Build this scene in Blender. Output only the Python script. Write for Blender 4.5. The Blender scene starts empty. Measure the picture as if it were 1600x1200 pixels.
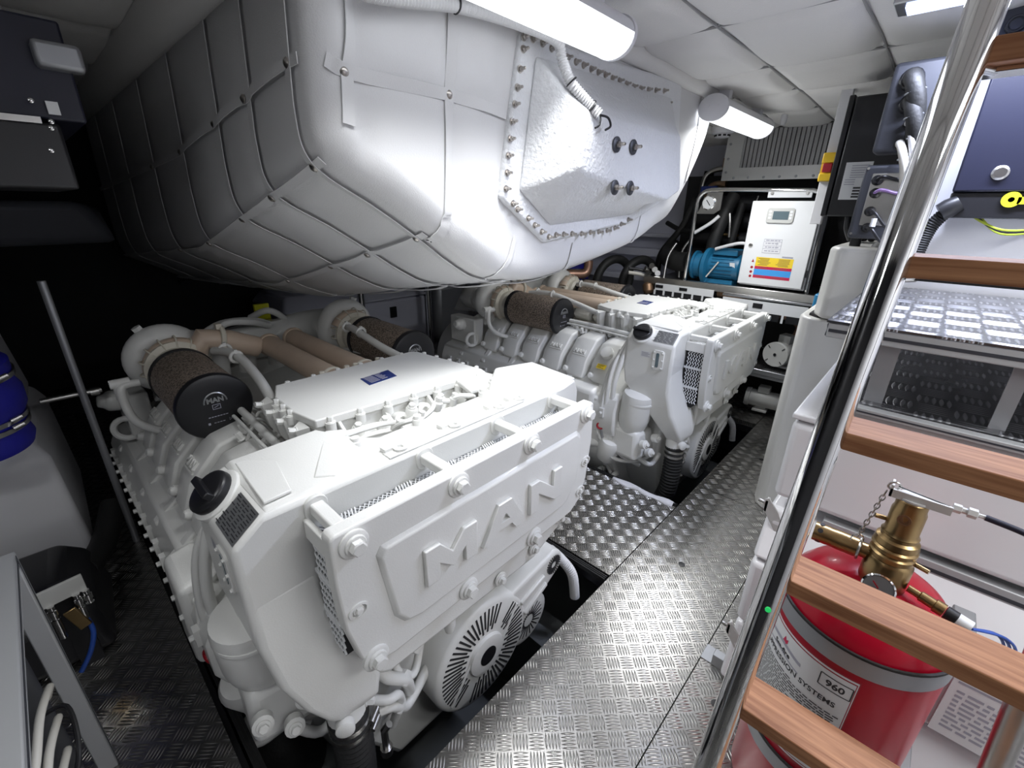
import bpy, bmesh, math, random
import numpy as np
from mathutils import Vector, Matrix
random.seed(7)
SC = bpy.context.scene
COL = SC.collection
PI = math.pi

# ---------------------------------------------------------------- camera
H = 1.6
FPX = 697.05
RM = np.array([[0.6841, -0.2595, 0.6817], [-0.7292, -0.2608, 0.6326], [0.0137, -0.9299, -0.3677]])
_u, _s, _vt = np.linalg.svd(RM)
RM = _u @ _vt
cam_d = bpy.data.cameras.new('camera')
cam = bpy.data.objects.new('camera', cam_d)
COL.objects.link(cam)
cam_d.sensor_fit = 'HORIZONTAL'
cam_d.sensor_width = 36.0
cam_d.lens = FPX / 1600 * 36.0
cam_d.clip_start = 0.02
r_, d_, f_ = RM[:, 0], RM[:, 1], RM[:, 2]
cam.matrix_world = Matrix(((r_[0], -d_[0], -f_[0], 0), (r_[1], -d_[1], -f_[1], 0), (r_[2], -d_[2], -f_[2], H), (0, 0, 0, 1)))
SC.camera = cam


def ray(x, y):
    return RM @ np.array([x - 800., y - 600., FPX])


def AX(x, y, X):   # survey point: where the sight line meets the plane X
    d = ray(x, y); p = d * (X / d[0]); return (float(p[0]), float(p[1]), float(p[2] + H))


def AY(x, y, Y):
    d = ray(x, y); p = d * (Y / d[1]); return (float(p[0]), float(p[1]), float(p[2] + H))


def AZ(x, y, Z):
    d = ray(x, y); p = d * ((Z - H) / d[2]); return (float(p[0]), float(p[1]), float(p[2] + H))


# ---------------------------------------------------------------- materials
def mat(name, col, rough=0.5, metal=0.0, noise=0.0, nscale=20, bump=0.0, bscale=60, coat=0.0, emit=None, estr=0, spec=0.5):
    m = bpy.data.materials.new(name)
    m.use_nodes = True
    nt = m.node_tree
    b = nt.nodes['Principled BSDF']
    b.inputs['Base Color'].default_value = (*col, 1)
    b.inputs['Roughness'].default_value = rough
    b.inputs['Metallic'].default_value = metal
    b.inputs['Specular IOR Level'].default_value = spec
    b.inputs['Coat Weight'].default_value = coat
    if emit:
        b.inputs['Emission Color'].default_value = (*emit, 1)
        b.inputs['Emission Strength'].default_value = estr
    if noise or bump:
        tc = nt.nodes.new('ShaderNodeTexCoord')
    if noise:
        n = nt.nodes.new('ShaderNodeTexNoise'); n.inputs['Scale'].default_value = nscale
        n.inputs['Detail'].default_value = 4
        nt.links.new(tc.outputs['Object'], n.inputs['Vector'])
        mr = nt.nodes.new('ShaderNodeMapRange')
        mr.inputs['To Min'].default_value = 1 - noise; mr.inputs['To Max'].default_value = 1 + noise
        nt.links.new(n.outputs['Fac'], mr.inputs['Value'])
        mx = nt.nodes.new('ShaderNodeVectorMath'); mx.operation = 'SCALE'
        mx.inputs[0].default_value = col
        nt.links.new(mr.outputs['Result'], mx.inputs['Scale'])
        nt.links.new(mx.outputs['Vector'], b.inputs['Base Color'])
    if bump:
        n2 = nt.nodes.new('ShaderNodeTexNoise'); n2.inputs['Scale'].default_value = bscale
        n2.inputs['Detail'].default_value = 3
        nt.links.new(tc.outputs['Object'], n2.inputs['Vector'])
        bp = nt.nodes.new('ShaderNodeBump'); bp.inputs['Strength'].default_value = bump
        bp.inputs['Distance'].default_value = 0.01
        nt.links.new(n2.outputs['Fac'], bp.inputs['Height'])
        nt.links.new(bp.outputs['Normal'], b.inputs['Normal'])
    return m


def tread_mat(name, col, rough, ang=45, cell=0.052, strength=0.9):
    """five-bar aluminium tread plate: bundles of raised bars, turned a quarter from cell to cell"""
    m = mat(name, col, rough, 1.0)
    nt = m.node_tree; b = nt.nodes['Principled BSDF']; L = nt.links.new

    def M(op, a, c=None):
        n = nt.nodes.new('ShaderNodeMath'); n.operation = op
        for i, v in enumerate((a, c)):
            if v is None: continue
            if isinstance(v, (int, float)): n.inputs[i].default_value = v
            else: L(v, n.inputs[i])
        return n.outputs[0]
    tc = nt.nodes.new('ShaderNodeTexCoord')
    mp = nt.nodes.new('ShaderNodeMapping')
    mp.inputs['Rotation'].default_value = (0, 0, math.radians(ang))
    mp.inputs['Scale'].default_value = (1 / cell,) * 3
    L(tc.outputs['Object'], mp.inputs['Vector'])
    sp = nt.nodes.new('ShaderNodeSeparateXYZ'); L(mp.outputs['Vector'], sp.inputs[0])
    u, v = sp.outputs[0], sp.outputs[1]
    par = M('FLOORED_MODULO', M('ADD', M('FLOOR', u), M('FLOOR', v)), 2.0)
    fu = M('FRACT', u); fv = M('FRACT', v)
    mixa = nt.nodes.new('ShaderNodeMix'); mixa.data_type = 'FLOAT'
    L(par, mixa.inputs[0]); L(fu, mixa.inputs[2]); L(fv, mixa.inputs[3])
    mixb = nt.nodes.new('ShaderNodeMix'); mixb.data_type = 'FLOAT'
    L(par, mixb.inputs[0]); L(fv, mixb.inputs[2]); L(fu, mixb.inputs[3])
    across, along = mixa.outputs[0], mixb.outputs[0]
    # five bars across; each bar is a lens along its length
    ph = M('ABSOLUTE', M('SUBTRACT', M('FRACT', M('MULTIPLY', across, 5.0)), 0.5))
    al = M('MULTIPLY', M('SUBTRACT', along, 0.5), 2.05)
    w = M('SUBTRACT', 0.34, M('MULTIPLY', M('MULTIPLY', al, al), 0.34))
    hgt = M('MULTIPLY', M('SUBTRACT', w, ph), 2.95)
    cl0 = nt.nodes.new('ShaderNodeClamp'); L(hgt, cl0.inputs[0])
    cl = nt.nodes.new('ShaderNodeClamp'); L(M('MULTIPLY', cl0.outputs[0], M('SUBTRACT', 2.0, cl0.outputs[0])), cl.inputs[0])
    bp = nt.nodes.new('ShaderNodeBump'); bp.inputs['Strength'].default_value = strength
    bp.inputs['Distance'].default_value = 0.0026
    L(cl.outputs[0], bp.inputs['Height']); L(bp.outputs[0], b.inputs['Normal'])
    n = nt.nodes.new('ShaderNodeTexNoise'); n.inputs['Scale'].default_value = 3.5; n.inputs['Detail'].default_value = 5
    L(tc.outputs['Object'], n.inputs['Vector'])
    mr = nt.nodes.new('ShaderNodeMapRange'); mr.inputs['To Min'].default_value = rough - .08; mr.inputs['To Max'].default_value = rough + .12
    L(n.outputs['Fac'], mr.inputs['Value'])
    # highlight contrast painted into the colour: bars lighter, ground of the plate darker
    mr2 = nt.nodes.new('ShaderNodeMapRange'); mr2.inputs['To Min'].default_value = .62; mr2.inputs['To Max'].default_value = 1.42
    L(cl.outputs[0], mr2.inputs['Value'])
    sc = nt.nodes.new('ShaderNodeVectorMath'); sc.operation = 'SCALE'; sc.inputs[0].default_value = col
    L(mr2.outputs[0], sc.inputs['Scale']); L(sc.outputs[0], b.inputs['Base Color'])
    L(mr.outputs[0], b.inputs['Roughness'])
    return m


def wood_mat(name):
    m = mat(name, (.36, .16, .08), .55, spec=.3)
    nt = m.node_tree; b = nt.nodes['Principled BSDF']; L = nt.links.new
    tc = nt.nodes.new('ShaderNodeTexCoord'); mp = nt.nodes.new('ShaderNodeMapping')
    mp.inputs['Scale'].default_value = (60, 3.5, 60); L(tc.outputs['Object'], mp.inputs[0])
    n = nt.nodes.new('ShaderNodeTexNoise'); n.inputs['Scale'].default_value = 1.6; n.inputs['Detail'].default_value = 6
    n.inputs['Distortion'].default_value = .6; L(mp.outputs[0], n.inputs[0])
    cr = nt.nodes.new('ShaderNodeValToRGB')
    cr.color_ramp.elements[0].position = .3; cr.color_ramp.elements[0].color = (.25, .10, .045, 1)
    cr.color_ramp.elements[1].position = .72; cr.color_ramp.elements[1].color = (.50, .25, .125, 1)
    L(n.outputs['Fac'], cr.inputs[0]); L(cr.outputs[0], b.inputs['Base Color'])
    return m


def pleat_mat(name, col):
    m = mat(name, col, .55, .35)
    nt = m.node_tree; b = nt.nodes['Principled BSDF']; L = nt.links.new
    tc = nt.nodes.new('ShaderNodeTexCoord'); mp = nt.nodes.new('ShaderNodeMapping')
    mp.inputs['Scale'].default_value = (125, 125, 125); L(tc.outputs['Object'], mp.inputs[0])
    v = nt.nodes.new('ShaderNodeTexVoronoi'); v.inputs['Scale'].default_value = 1.0; L(mp.outputs[0], v.inputs['Vector'])
    mr = nt.nodes.new('ShaderNodeMapRange'); mr.inputs['From Min'].default_value = .25; mr.inputs['From Max'].default_value = .6
    mr.inputs['To Min'].default_value = .25; mr.inputs['To Max'].default_value = 1.5
    L(v.outputs['Distance'], mr.inputs['Value'])
    sc = nt.nodes.new('ShaderNodeVectorMath'); sc.operation = 'SCALE'; sc.inputs[0].default_value = col
    L(mr.outputs[0], sc.inputs['Scale']); L(sc.outputs[0], b.inputs['Base Color'])
    return m


W = mat('engine_white_enamel', (.75, .75, .725), .36, noise=.03, nscale=9, bump=.06, bscale=220, coat=.15)
PAD = mat('white_vinyl_padding', (.69, .69, .695), .5, noise=.02, nscale=5, bump=.12, bscale=260)
PADS = mat('white_vinyl_strap', (.685, .685, .69), .55, bump=.1, bscale=300)
CEILM = mat('ceiling_vinyl', (.78, .77, .75), .55, noise=.03, nscale=4, bump=.15, bscale=200)
GRP = mat('rough_fibreglass', (.76, .77, .79), .42, noise=.03, nscale=30, bump=.55, bscale=75)
BEIGE = mat('heat_stained_enamel', (.60, .475, .37), .4, noise=.16, nscale=6)
CREAM = mat('cream_enamel', (.70, .66, .56), .4, noise=.1, nscale=8)
BLK = mat('black_plastic', (.012, .012, .014), .38)
RUB = mat('black_rubber', (.012, .012, .012), .6, bump=.15, bscale=90)
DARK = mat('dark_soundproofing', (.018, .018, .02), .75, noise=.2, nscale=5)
NAVY = mat('navy_coated_steel', (.010, .011, .026), .42, noise=.12, nscale=160)
GREYB = mat('grey_cast_box', (.06, .063, .075), .42, .3)
WALLM = mat('white_gelcoat_wall', (.72, .72, .74), .45, noise=.02, nscale=3)
LOCK = mat('warm_white_locker', (.76, .75, .71), .4, noise=.02, nscale=3)
DRAW = mat('white_drawer_shell', (.78, .78, .80), .35, noise=.02, nscale=4, coat=.2)
HULL = mat('pale_hull_paint', (.60, .61, .70), .5, noise=.05, nscale=3)
BILGE = mat('grey_bilge_paint', (.16, .17, .17), .6, noise=.15, nscale=4)
CHROME = mat('polished_stainless', (.78, .78, .77), .07, 1.0)
ZINC = mat('bright_zinc_plate', (.62, .62, .61), .38, .35)
STEEL = mat('brushed_stainless', (.58, .57, .55), .28, 1.0, noise=.08, nscale=40)
ALUW = mat('worn_aluminium', (.50, .51, .52), .5, .45)
ALU = mat('anodised_aluminium', (.55, .56, .58), .33, 1.0)
GALVS = mat('grey_seam_welt', (.30, .30, .30), .6)
GALV = mat('dull_zinc', (.40, .41, .43), .5, .8, noise=.08, nscale=15)
BRASS = mat('aged_brass', (.37, .255, .12), .3, 1.0, noise=.18, nscale=25)
BRONZE = mat('bronze_fitting', (.33, .21, .13), .42, .9, noise=.2, nscale=25)
COPPER = mat('copper_pipe', (.42, .25, .18), .4, .7, noise=.15, nscale=20)
BOLTM = mat('stained_bolt_steel', (.50, .47, .44), .3, 1.0, noise=.2, nscale=200)
RED = mat('glossy_red_enamel', (.40, .005, .022), .28, noise=.12, nscale=7, coat=.15, spec=.35)
WINE = mat('red_band_print', (.33, .012, .03), .35)
WOOD = wood_mat('varnished_teak')
BLUEP = mat('teal_blue_motor_paint', (.012, .13, .25), .4, noise=.1, nscale=12)
BLUET = mat('blue_tape_wrap', (.02, .19, .38), .35, noise=.12, nscale=14)
SLEEVE = mat('blue_silicone_sleeve', (.012, .012, .26), .5, noise=.1, nscale=20)
YEL = mat('yellow_plastic', (.80, .52, .02), .4)
LIME = mat('lime_tag', (.62, .62, .02), .45)
REDP = mat('red_plastic', (.35, .01, .02), .4)
PUMPM = mat('grey_pump_enamel', (.50, .50, .48), .4, noise=.06, nscale=12)
PAPER = mat('label_paper', (.72, .73, .74), .5)
INK = mat('label_ink', (.03, .03, .035), .5)
GINK = mat('faded_grey_print', (.36, .36, .42), .5)
SKYB = mat('sky_blue_print', (.05, .32, .75), .45)
PRED = mat('crimson_print', (.55, .01, .07), .45)
PYEL = mat('yellow_print', (.83, .60, .03), .45)
PURP = mat('violet_cable', (.33, .2, .45), .4)
WCAB = mat('white_cable', (.62, .60, .54), .45)
BCAB = mat('blue_cable', (.02, .07, .33), .4)
GREYC = mat('pale_grey_conduit', (.66, .66, .67), .45)
GREENC = mat('green_yellow_wire', (.35, .42, .04), .4)
BLUEPL = mat('blue_name_plate', (.02, .04, .20), .35, .3)
SILV = mat('silver_foil_label', (.40, .41, .42), .3, .75)
PLEAT = pleat_mat('pleated_filter_gauze', (.26, .21, .17))
MESHM = mat('painted_grille', (.74, .75, .76), .4, .2)
GLASS = mat('dark_display_glass', (.10, .14, .16), .12)
TREAD = tread_mat('tread_plate_floor', (.60, .585, .56), .27, strength=1.0)
TREADS = tread_mat('tread_plate_shelf', (.52, .52, .54), .27, ang=0, cell=.078, strength=.75)
LAMPE = mat('lit_tube_diffuser', (.9, .92, 1), .4, emit=(.93, .96, 1.0), estr=2.3)
LAMPB = mat('lit_cool_strip', (.7, .8, 1), .4, emit=(.42, .52, 1.0), estr=5)
LAMPW = mat('lamp_white_plastic', (.76, .76, .80), .4)
VENTF = mat('filter_fins', (.42, .42, .43), .5, .4)
GREENL = mat('green_lamp_glow', (.02, .3, .08), .4, emit=(.02, .7, .15), estr=.6)
CLOTH = mat('white_cloth', (.66, .66, .69), .8, bump=.2, bscale=120)


# ---------------------------------------------------------------- mesh builder
def V(a): return Vector(a)


def basis(d):
    d = Vector(d).normalized()
    up = Vector((0, 0, 1)) if abs(d.z) < .95 else Vector((1, 0, 0))
    x = up.cross(d).normalized(); y = d.cross(x)
    return x, y, d


def smooth_path(pts, n=6):
    P = [Vector(p) for p in pts]
    if len(P) < 3: return P
    out = []
    for i in range(len(P) - 1):
        a = P[max(i - 1, 0)]; b = P[i]; c = P[i + 1]; d = P[min(i + 2, len(P) - 1)]
        for k in range(n):
            t = k / n
            out.append(.5 * ((2 * b) + (c - a) * t + (2 * a - 5 * b + 4 * c - d) * t * t + (3 * b - a - 3 * c + d) * t ** 3))
    out.append(P[-1])
    return out


class MB:
    def __init__(s): s.v = []; s.f = []; s.mi = 0; s.fm = []

    def add(s, vs, fs):
        o = len(s.v); s.v += [tuple(p) for p in vs]
        for f in fs: s.f.append([i + o for i in f]); s.fm.append(s.mi)
        return s

    def bx(s, x0, x1, y0, y1, z0, z1):
        vs = [(x, y, z) for z in (z0, z1) for y in (y0, y1) for x in (x0, x1)]
        return s.add(vs, [(0, 2, 3, 1), (4, 5, 7, 6), (0, 1, 5, 4), (2, 6, 7, 3), (0, 4, 6, 2), (1, 3, 7, 5)])

    def box(s, c, size, M=None):
        c = Vector(c); hx, hy, hz = size[0] / 2, size[1] / 2, size[2] / 2
        vs = []
        for z in (-hz, hz):
            for y in (-hy, hy):
                for x in (-hx, hx):
                    p = Vector((x, y, z))
                    vs.append(c + (M @ p if M is not None else p))
        return s.add(vs, [(0, 2, 3, 1), (4, 5, 7, 6), (0, 1, 5, 4), (2, 6, 7, 3), (0, 4, 6, 2), (1, 3, 7, 5)])

    def bar(s, a, b, w, h, up=(0, 0, 1)):
        a = Vector(a); b = Vector(b); d = (b - a); l = d.length; d.normalize()
        y = Vector(up).cross(d)
        if y.length < 1e-4: y = Vector((0, 1, 0)).cross(d)
        y.normalize(); z = d.cross(y)
        M = Matrix((d, y, z)).transposed()
        return s.box((a + b) / 2, (l, w, h), M)

    def prism(s, poly, axis, a, b):
        def P(p, t):
            if axis == 'x': return (t, p[0], p[1])
            if axis == 'y': return (p[0], t, p[1])
            return (p[0], p[1], t)
        n = len(poly)
        vs = [P(p, a) for p in poly] + [P(p, b) for p in poly]
        fs = [list(range(n)), list(range(2 * n - 1, n - 1, -1))]
        fs += [(i, (i + 1) % n, n + (i + 1) % n, n + i) for i in range(n)]
        return s.add(vs, fs)

    def loft(s, rings, cap=True, closed=True):
        n = len(rings[0]); vs = [p for r in rings for p in r]; fs = []
        for k in range(len(rings) - 1):
            for i in range(n if closed else n - 1):
                j = (i + 1) % n
                fs.append((k * n + i, k * n + j, (k + 1) * n + j, (k + 1) * n + i))
        if cap:
            fs.append(list(range(n))[::-1]); fs.append([(len(rings) - 1) * n + i for i in range(n)])
        return s.add(vs, fs)

    def tube(s, pts, r, n=10, cap=True, sm=0):
        P = smooth_path(pts, sm) if sm else [Vector(p) for p in pts]
        rs = r if isinstance(r, (list, tuple)) else [r] * len(P)
        x = None; rings = []
        for i, p in enumerate(P):
            t = (P[min(i + 1, len(P) - 1)] - P[max(i - 1, 0)])
            if t.length < 1e-9: t = Vector((0, 0, 1))
            t.normalize()
            if x is None: x, y, _ = basis(t)
            else:
                x = x - t * x.dot(t)
                if x.length < 1e-6: x, y, _ = basis(t)
                x.normalize(); y = t.cross(x)
            rings.append([p + (x * math.cos(2 * PI * k / n) + y * math.sin(2 * PI * k / n)) * rs[i] for k in range(n)])
        return s.loft(rings, cap)

    def corr(s, pts, r, pitch=.008, amp=.12, n=12, sm=8):
        P = smooth_path(pts, sm)
        # resample at half pitch
        out = [P[0]]; acc = 0
        for a, b in zip(P, P[1:]):
            l = (b - a).length; t = pitch / 2 - acc
            while t < l:
                out.append(a + (b - a) * (t / l)); t += pitch / 2
            acc = l - (t - pitch / 2)
        rs = [r * (1 + (amp if i % 2 else -amp)) for i in range(len(out))]
        return s.tube(out, rs, n)

    def cyl(s, a, b, r, r1=None, n=20):
        return s.tube([a, b], [r, r if r1 is None else r1], n)

    def lathe(s, p, d, prof, n=24, sx=1.0, cap=True):
        x, y, d = basis(d); p = Vector(p)
        rings = [[p + d * h + (x * math.cos(2 * PI * k / n) * sx + y * math.sin(2 * PI * k / n)) * max(r, 1e-5) for k in range(n)] for r, h in prof]
        return s.loft(rings, cap)

    def sphere(s, c, r, n=14, m=8, sc=(1, 1, 1)):
        c = Vector(c)
        rings = []
        for j in range(m + 1):
            a = -PI / 2 + PI * j / m
            rr = max(math.cos(a), 1e-3) * r
            rings.append([c + Vector((math.cos(2 * PI * k / n) * rr * sc[0], math.sin(2 * PI * k / n) * rr * sc[1], math.sin(a) * r * sc[2])) for k in range(n)])
        return s.loft(rings)

    def hexbolt(s, p, d, r, washer=1.45, h=None):
        h = h or r * .85; p = Vector(p); dn = Vector(d).normalized()
        s.lathe(p, d, [(r * washer, 0), (r * washer, r * .25), (r * washer * .93, r * .33)], 16)
        s.lathe(p + dn * r * .33, d, [(r, 0), (r, h * .85), (r * .82, h)], 6)
        return s

    def quad(s, a, b, c, d): return s.add([a, b, c, d], [(0, 1, 2, 3)])

    def torus(s, c, d, R, r, n=24, m=8, a0=0, a1=2 * PI):
        x, y, dd = basis(d); c = Vector(c); full = abs(a1 - a0 - 2 * PI) < 1e-6
        pts = [c + (x * math.cos(a0 + (a1 - a0) * k / n) + y * math.sin(a0 + (a1 - a0) * k / n)) * R for k in range(n + 1)]
        if full:
            rings = []
            for k in range(n):
                a = 2 * PI * k / n; rad = x * math.cos(a) + y * math.sin(a)
                rings.append([c + rad * (R + r * math.cos(2 * PI * j / m)) + dd * r * math.sin(2 * PI * j / m) for j in range(m)])
            rings.append(rings[0])
            return s.loft(rings, False)
        return s.tube(pts, r, m)

    def build(s, name, m, parent=None, bevel=0, seg=2, sharp=38, origin=None, recalc=True):
        me = bpy.data.meshes.new(name)
        off = Vector((0, 0, 0))
        q = parent
        while q is not None: off += q.location; q = q.parent
        loc = Vector((0, 0, 0))
        if parent is None:
            if origin is None:
                a = np.array(s.v)
                loc = Vector(((a[:, 0].min() + a[:, 0].max()) / 2, (a[:, 1].min() + a[:, 1].max()) / 2, a[:, 2].min()))
            else: loc = Vector(origin)
        o3 = off + loc
        me.from_pydata([(p[0] - o3.x, p[1] - o3.y, p[2] - o3.z) for p in s.v], [], s.f)
        ms = m if isinstance(m, (list, tuple)) else [m]
        for k in ms: me.materials.append(k)
        if len(ms) > 1:
            for i, p in enumerate(me.polygons): p.material_index = s.fm[i]
        bm = bmesh.new(); bm.from_mesh(me)
        if recalc: bmesh.ops.recalc_face_normals(bm, faces=bm.faces)
        for f in bm.faces: f.smooth = True
        bm.to_mesh(me); bm.free()
        me.set_sharp_from_angle(angle=math.radians(sharp))
        o = bpy.data.objects.new(name, me); COL.objects.link(o)
        o.location = loc
        if parent is not None: o.parent = parent
        if bevel:
            b = o.modifiers.new('bevel', 'BEVEL'); b.width = bevel; b.segments = seg
            b.limit_method = 'ANGLE'; b.angle_limit = math.radians(30); b.harden_normals = False
        return o


def text_geo(txt, size, origin, xd, yd, ext=.0008, align='LEFT', mb=None, wrap=None, bold=0):
    """letters as real raised geometry; wrap maps (x, y, height) to a point for curved surfaces"""
    cu = bpy.data.curves.new('lettering', 'FONT'); cu.body = txt; cu.size = size; cu.align_x = align
    cu.extrude = ext; cu.offset = bold
    cu.resolution_u = 3
    ob = bpy.data.objects.new('lettering', cu); COL.objects.link(ob)
    dg = bpy.context.evaluated_depsgraph_get(); dg.update()
    me = bpy.data.meshes.new_from_object(ob.evaluated_get(dg))
    vs = [v.co.copy() for v in me.vertices]; fs = [list(p.vertices) for p in me.polygons]
    bpy.data.objects.remove(ob); bpy.data.curves.remove(cu); bpy.data.meshes.remove(me)
    mb = mb or MB()
    if wrap: out = [wrap(p.x, p.y, p.z) for p in vs]
    else:
        o = Vector(origin); x = Vector(xd).normalized(); y = Vector(yd).normalized(); z = x.cross(y)
        out = [o + x * p.x + y * p.y + z * p.z for p in vs]
    mb.add(out, fs)
    return mb


def tag(o, label, cat, group=None, kind=None):
    if label: o['label'] = label
    if cat: o['category'] = cat
    if group: o['group'] = group
    if kind: o['kind'] = kind
    return o


def thing(name, label, cat, loc=(0, 0, 0), group=None):
    o = bpy.data.objects.new(name, None); COL.objects.link(o)
    o.location = loc; o.empty_display_size = .1
    return tag(o, label, cat, group)


def struct(mb, name, m, **k):
    o = mb.build(name, m, **k); o['kind'] = 'structure'; return o


def copy_tree(o, delta=None, parent=None):
    c = o.copy(); COL.objects.link(c)
    if parent is not None: c.parent = parent
    if delta is not None: c.location = o.location + Vector(delta)
    for ch in [x for x in bpy.data.objects if x.parent == o]:
        copy_tree(ch, None, c)
    return c


def inst(o, delta, parent):   # a repeat of a part that shares its mesh
    c = o.copy(); COL.objects.link(c); c.parent = parent; c.location = o.location + Vector(delta)
    return c


# ---------------------------------------------------------------- the setting
fl = 0.006
def deck(poly, z0=-.03, z1=0.0):
    return struct(MB().prism(poly, 'z', z0, z1), 'floor', TREAD, origin=(0, 0, 0))
g = .0025
HY = .755
deck([(-1.2, .285), (2.53, .285), (2.53, HY - g), (-1.2, HY - g)])                 # aisle
deck([(2.534, .285), (4.9, .285), (4.9, HY - g), (2.534, HY - g)])
deck([(-1.2, -1.6), (1.62, -1.6), (1.62, .281), (-1.2, .281)])
deck([(1.624, -1.6), (4.9, -1.6), (4.9, .281), (1.624, .281)])
deck([(-1.2, HY + g), (.06, HY + g), (.06, 5.6), (-1.2, 5.6)])
deck([(1.51, HY + g), (2.225, HY + g), (2.225, 5.6), (1.51, 5.6)])
deck([(3.72, HY + g), (4.9, HY + g), (4.9, 5.6), (3.72, 5.6)])
deck([(.06 + g, 4.0), (1.51 - g, 4.0), (1.51 - g, 5.6), (.06 + g, 5.6)])
deck([(2.225 + g, 4.0), (3.72 - g, 4.0), (3.72 - g, 5.6), (2.225 + g, 5.6)])
struct(MB().bx(-1.2, 4.9, -1.6, 5.6, -.95, -.9), 'floor', BILGE, origin=(0, 0, -.95))
# dark edge trims of the two engine hatches
t = MB()
for (a, b) in ((.06, 1.51), (2.225, 3.72)):
    t.bx(a - .012, a + .018, HY, 4.0, -.085, -.031); t.bx(b - .018, b + .012, HY, 4.0, -.085, -.031)
    t.bx(a, b, HY - .012, HY + .004, -.085, -.031)
struct(t, 'trim_1', BLK, origin=(0, 0, -.08))
t = MB()   # lips of the plates beside the openings, ribbed
for X in (1.478, .085, 2.245):
    t.bx(X, X + .028, HY + .01, 3.9, -.03, -.008); t.bx(X + .008, X + .012, HY + .01, 3.9, -.008, -.004); t.bx(X + .018, X + .022, HY + .01, 3.9, -.008, -.004)
struct(t, 'trim_2', RUB, origin=(0, 0, -.03))
# engine bearers in the bilge
t = MB()
for X in (.22, 1.36, 2.42, 3.56):
    t.bx(X - .09, X + .09, .8, 4.0, -.9, -.42)
struct(t, 'trim_3', BILGE, origin=(0, 0, -.9))
# walls
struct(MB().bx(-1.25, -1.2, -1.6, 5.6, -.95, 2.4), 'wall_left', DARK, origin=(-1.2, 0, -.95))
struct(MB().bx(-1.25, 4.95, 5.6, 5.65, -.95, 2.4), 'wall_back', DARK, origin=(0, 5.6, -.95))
struct(MB().bx(-1.25, 4.95, -1.65, -1.6, -.95, 2.4), 'wall_front', WALLM, origin=(0, -1.6, -.95))
w = MB().bx(4.9, 4.95, -1.65, 5.65, -.95, 2.4)
w.bx(4.78, 4.9, 1.3, 4.2, 1.32, 1.36); w.bx(4.74, 4.9, 1.3, 4.2, 1.12, 1.2); w.bx(4.66, 4.9, 1.2, 4.4, .86, .92); w.bx(4.7, 4.9, 1.95, 2.02, .9, 1.9)
struct(w, 'wall_right', HULL, origin=(4.9, 0, -.95), bevel=.008)


# quilted ceiling: pillows between stitched seams
def pillow(t): return (1 - (2 * t - 1) ** 4)
xs_seam = [-1.2, -.6, 0, .68, 1.34, 2.0, 2.66, 3.2, 3.75, 4.3, 4.9]
ys_seam = [-1.6, -1.0, -.5, -.1, .40, .835, 1.17, 1.6, 2.1, 2.6, 3.3, 4.2, 5.0, 5.6]


def seam_coords(s, n):
    out = []
    for a, b in zip(s, s[1:]): out += [(a + (b - a) * k / n, k / n) for k in range(n)]
    return out + [(s[-1], 0)]
xs = seam_coords(xs_seam, 14); ys = seam_coords(ys_seam, 12)
c = MB(); vs = []; rr = random.Random(3)
for (y, ty) in ys:
    for (x, tx) in xs:
        sag = .04 * max(0, (x - 3.2) / 1.7) ** 1.3
        z = 2.243 - sag - .034 * ((1 - (2 * tx - 1) ** 8) * (1 - (2 * ty - 1) ** 8)) ** .7 + .007 * math.sin(x * 9 + y * 4 + 2 * math.sin(y * 7)) * pillow(tx) * pillow(ty)
        vs.append((x, y, z))
nx = len(xs); n0 = len(vs)
fs = [(j * nx + i, j * nx + i + 1, (j + 1) * nx + i + 1, (j + 1) * nx + i) for j in range(len(ys) - 1) for i in range(nx - 1)]
c.add(vs, fs)
c.bx(-1.25, 4.95, -1.65, 5.65, 2.28, 2.4)
struct(c, 'ceiling', CEILM, origin=(0, 0, 2.15), recalc=True, sharp=60)
b = MB()
for y in ys_seam[2:8]: b.tube([(-1.2 + k * .305, y + .006 * math.sin(k * 1.9 + y), 2.236 - .04 * max(0, (-1.2 + k * .305 - 3.2) / 1.7) ** 1.3) for k in range(21)], .005, 6)
struct(b, 'trim_5', GALVS)
b = MB()
for x in xs_seam[2:10]: b.tube([(x + .006 * math.sin(k * 1.7 + x), -1.5 + k * .28, 2.236 - .04 * max(0, (x - 3.2) / 1.7) ** 1.3) for k in range(16)], .005, 6)
struct(b, 'trim_6', GALVS)
b = MB()
for x in xs_seam[4:9]:
    for y in ys_seam[3:6]:
        b.lathe((x, y, 2.243), (0, 0, -1), [(.012, 0), (.012, .004), (.006, .008)], 10)
struct(b, 'trim_4', GALV)


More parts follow.
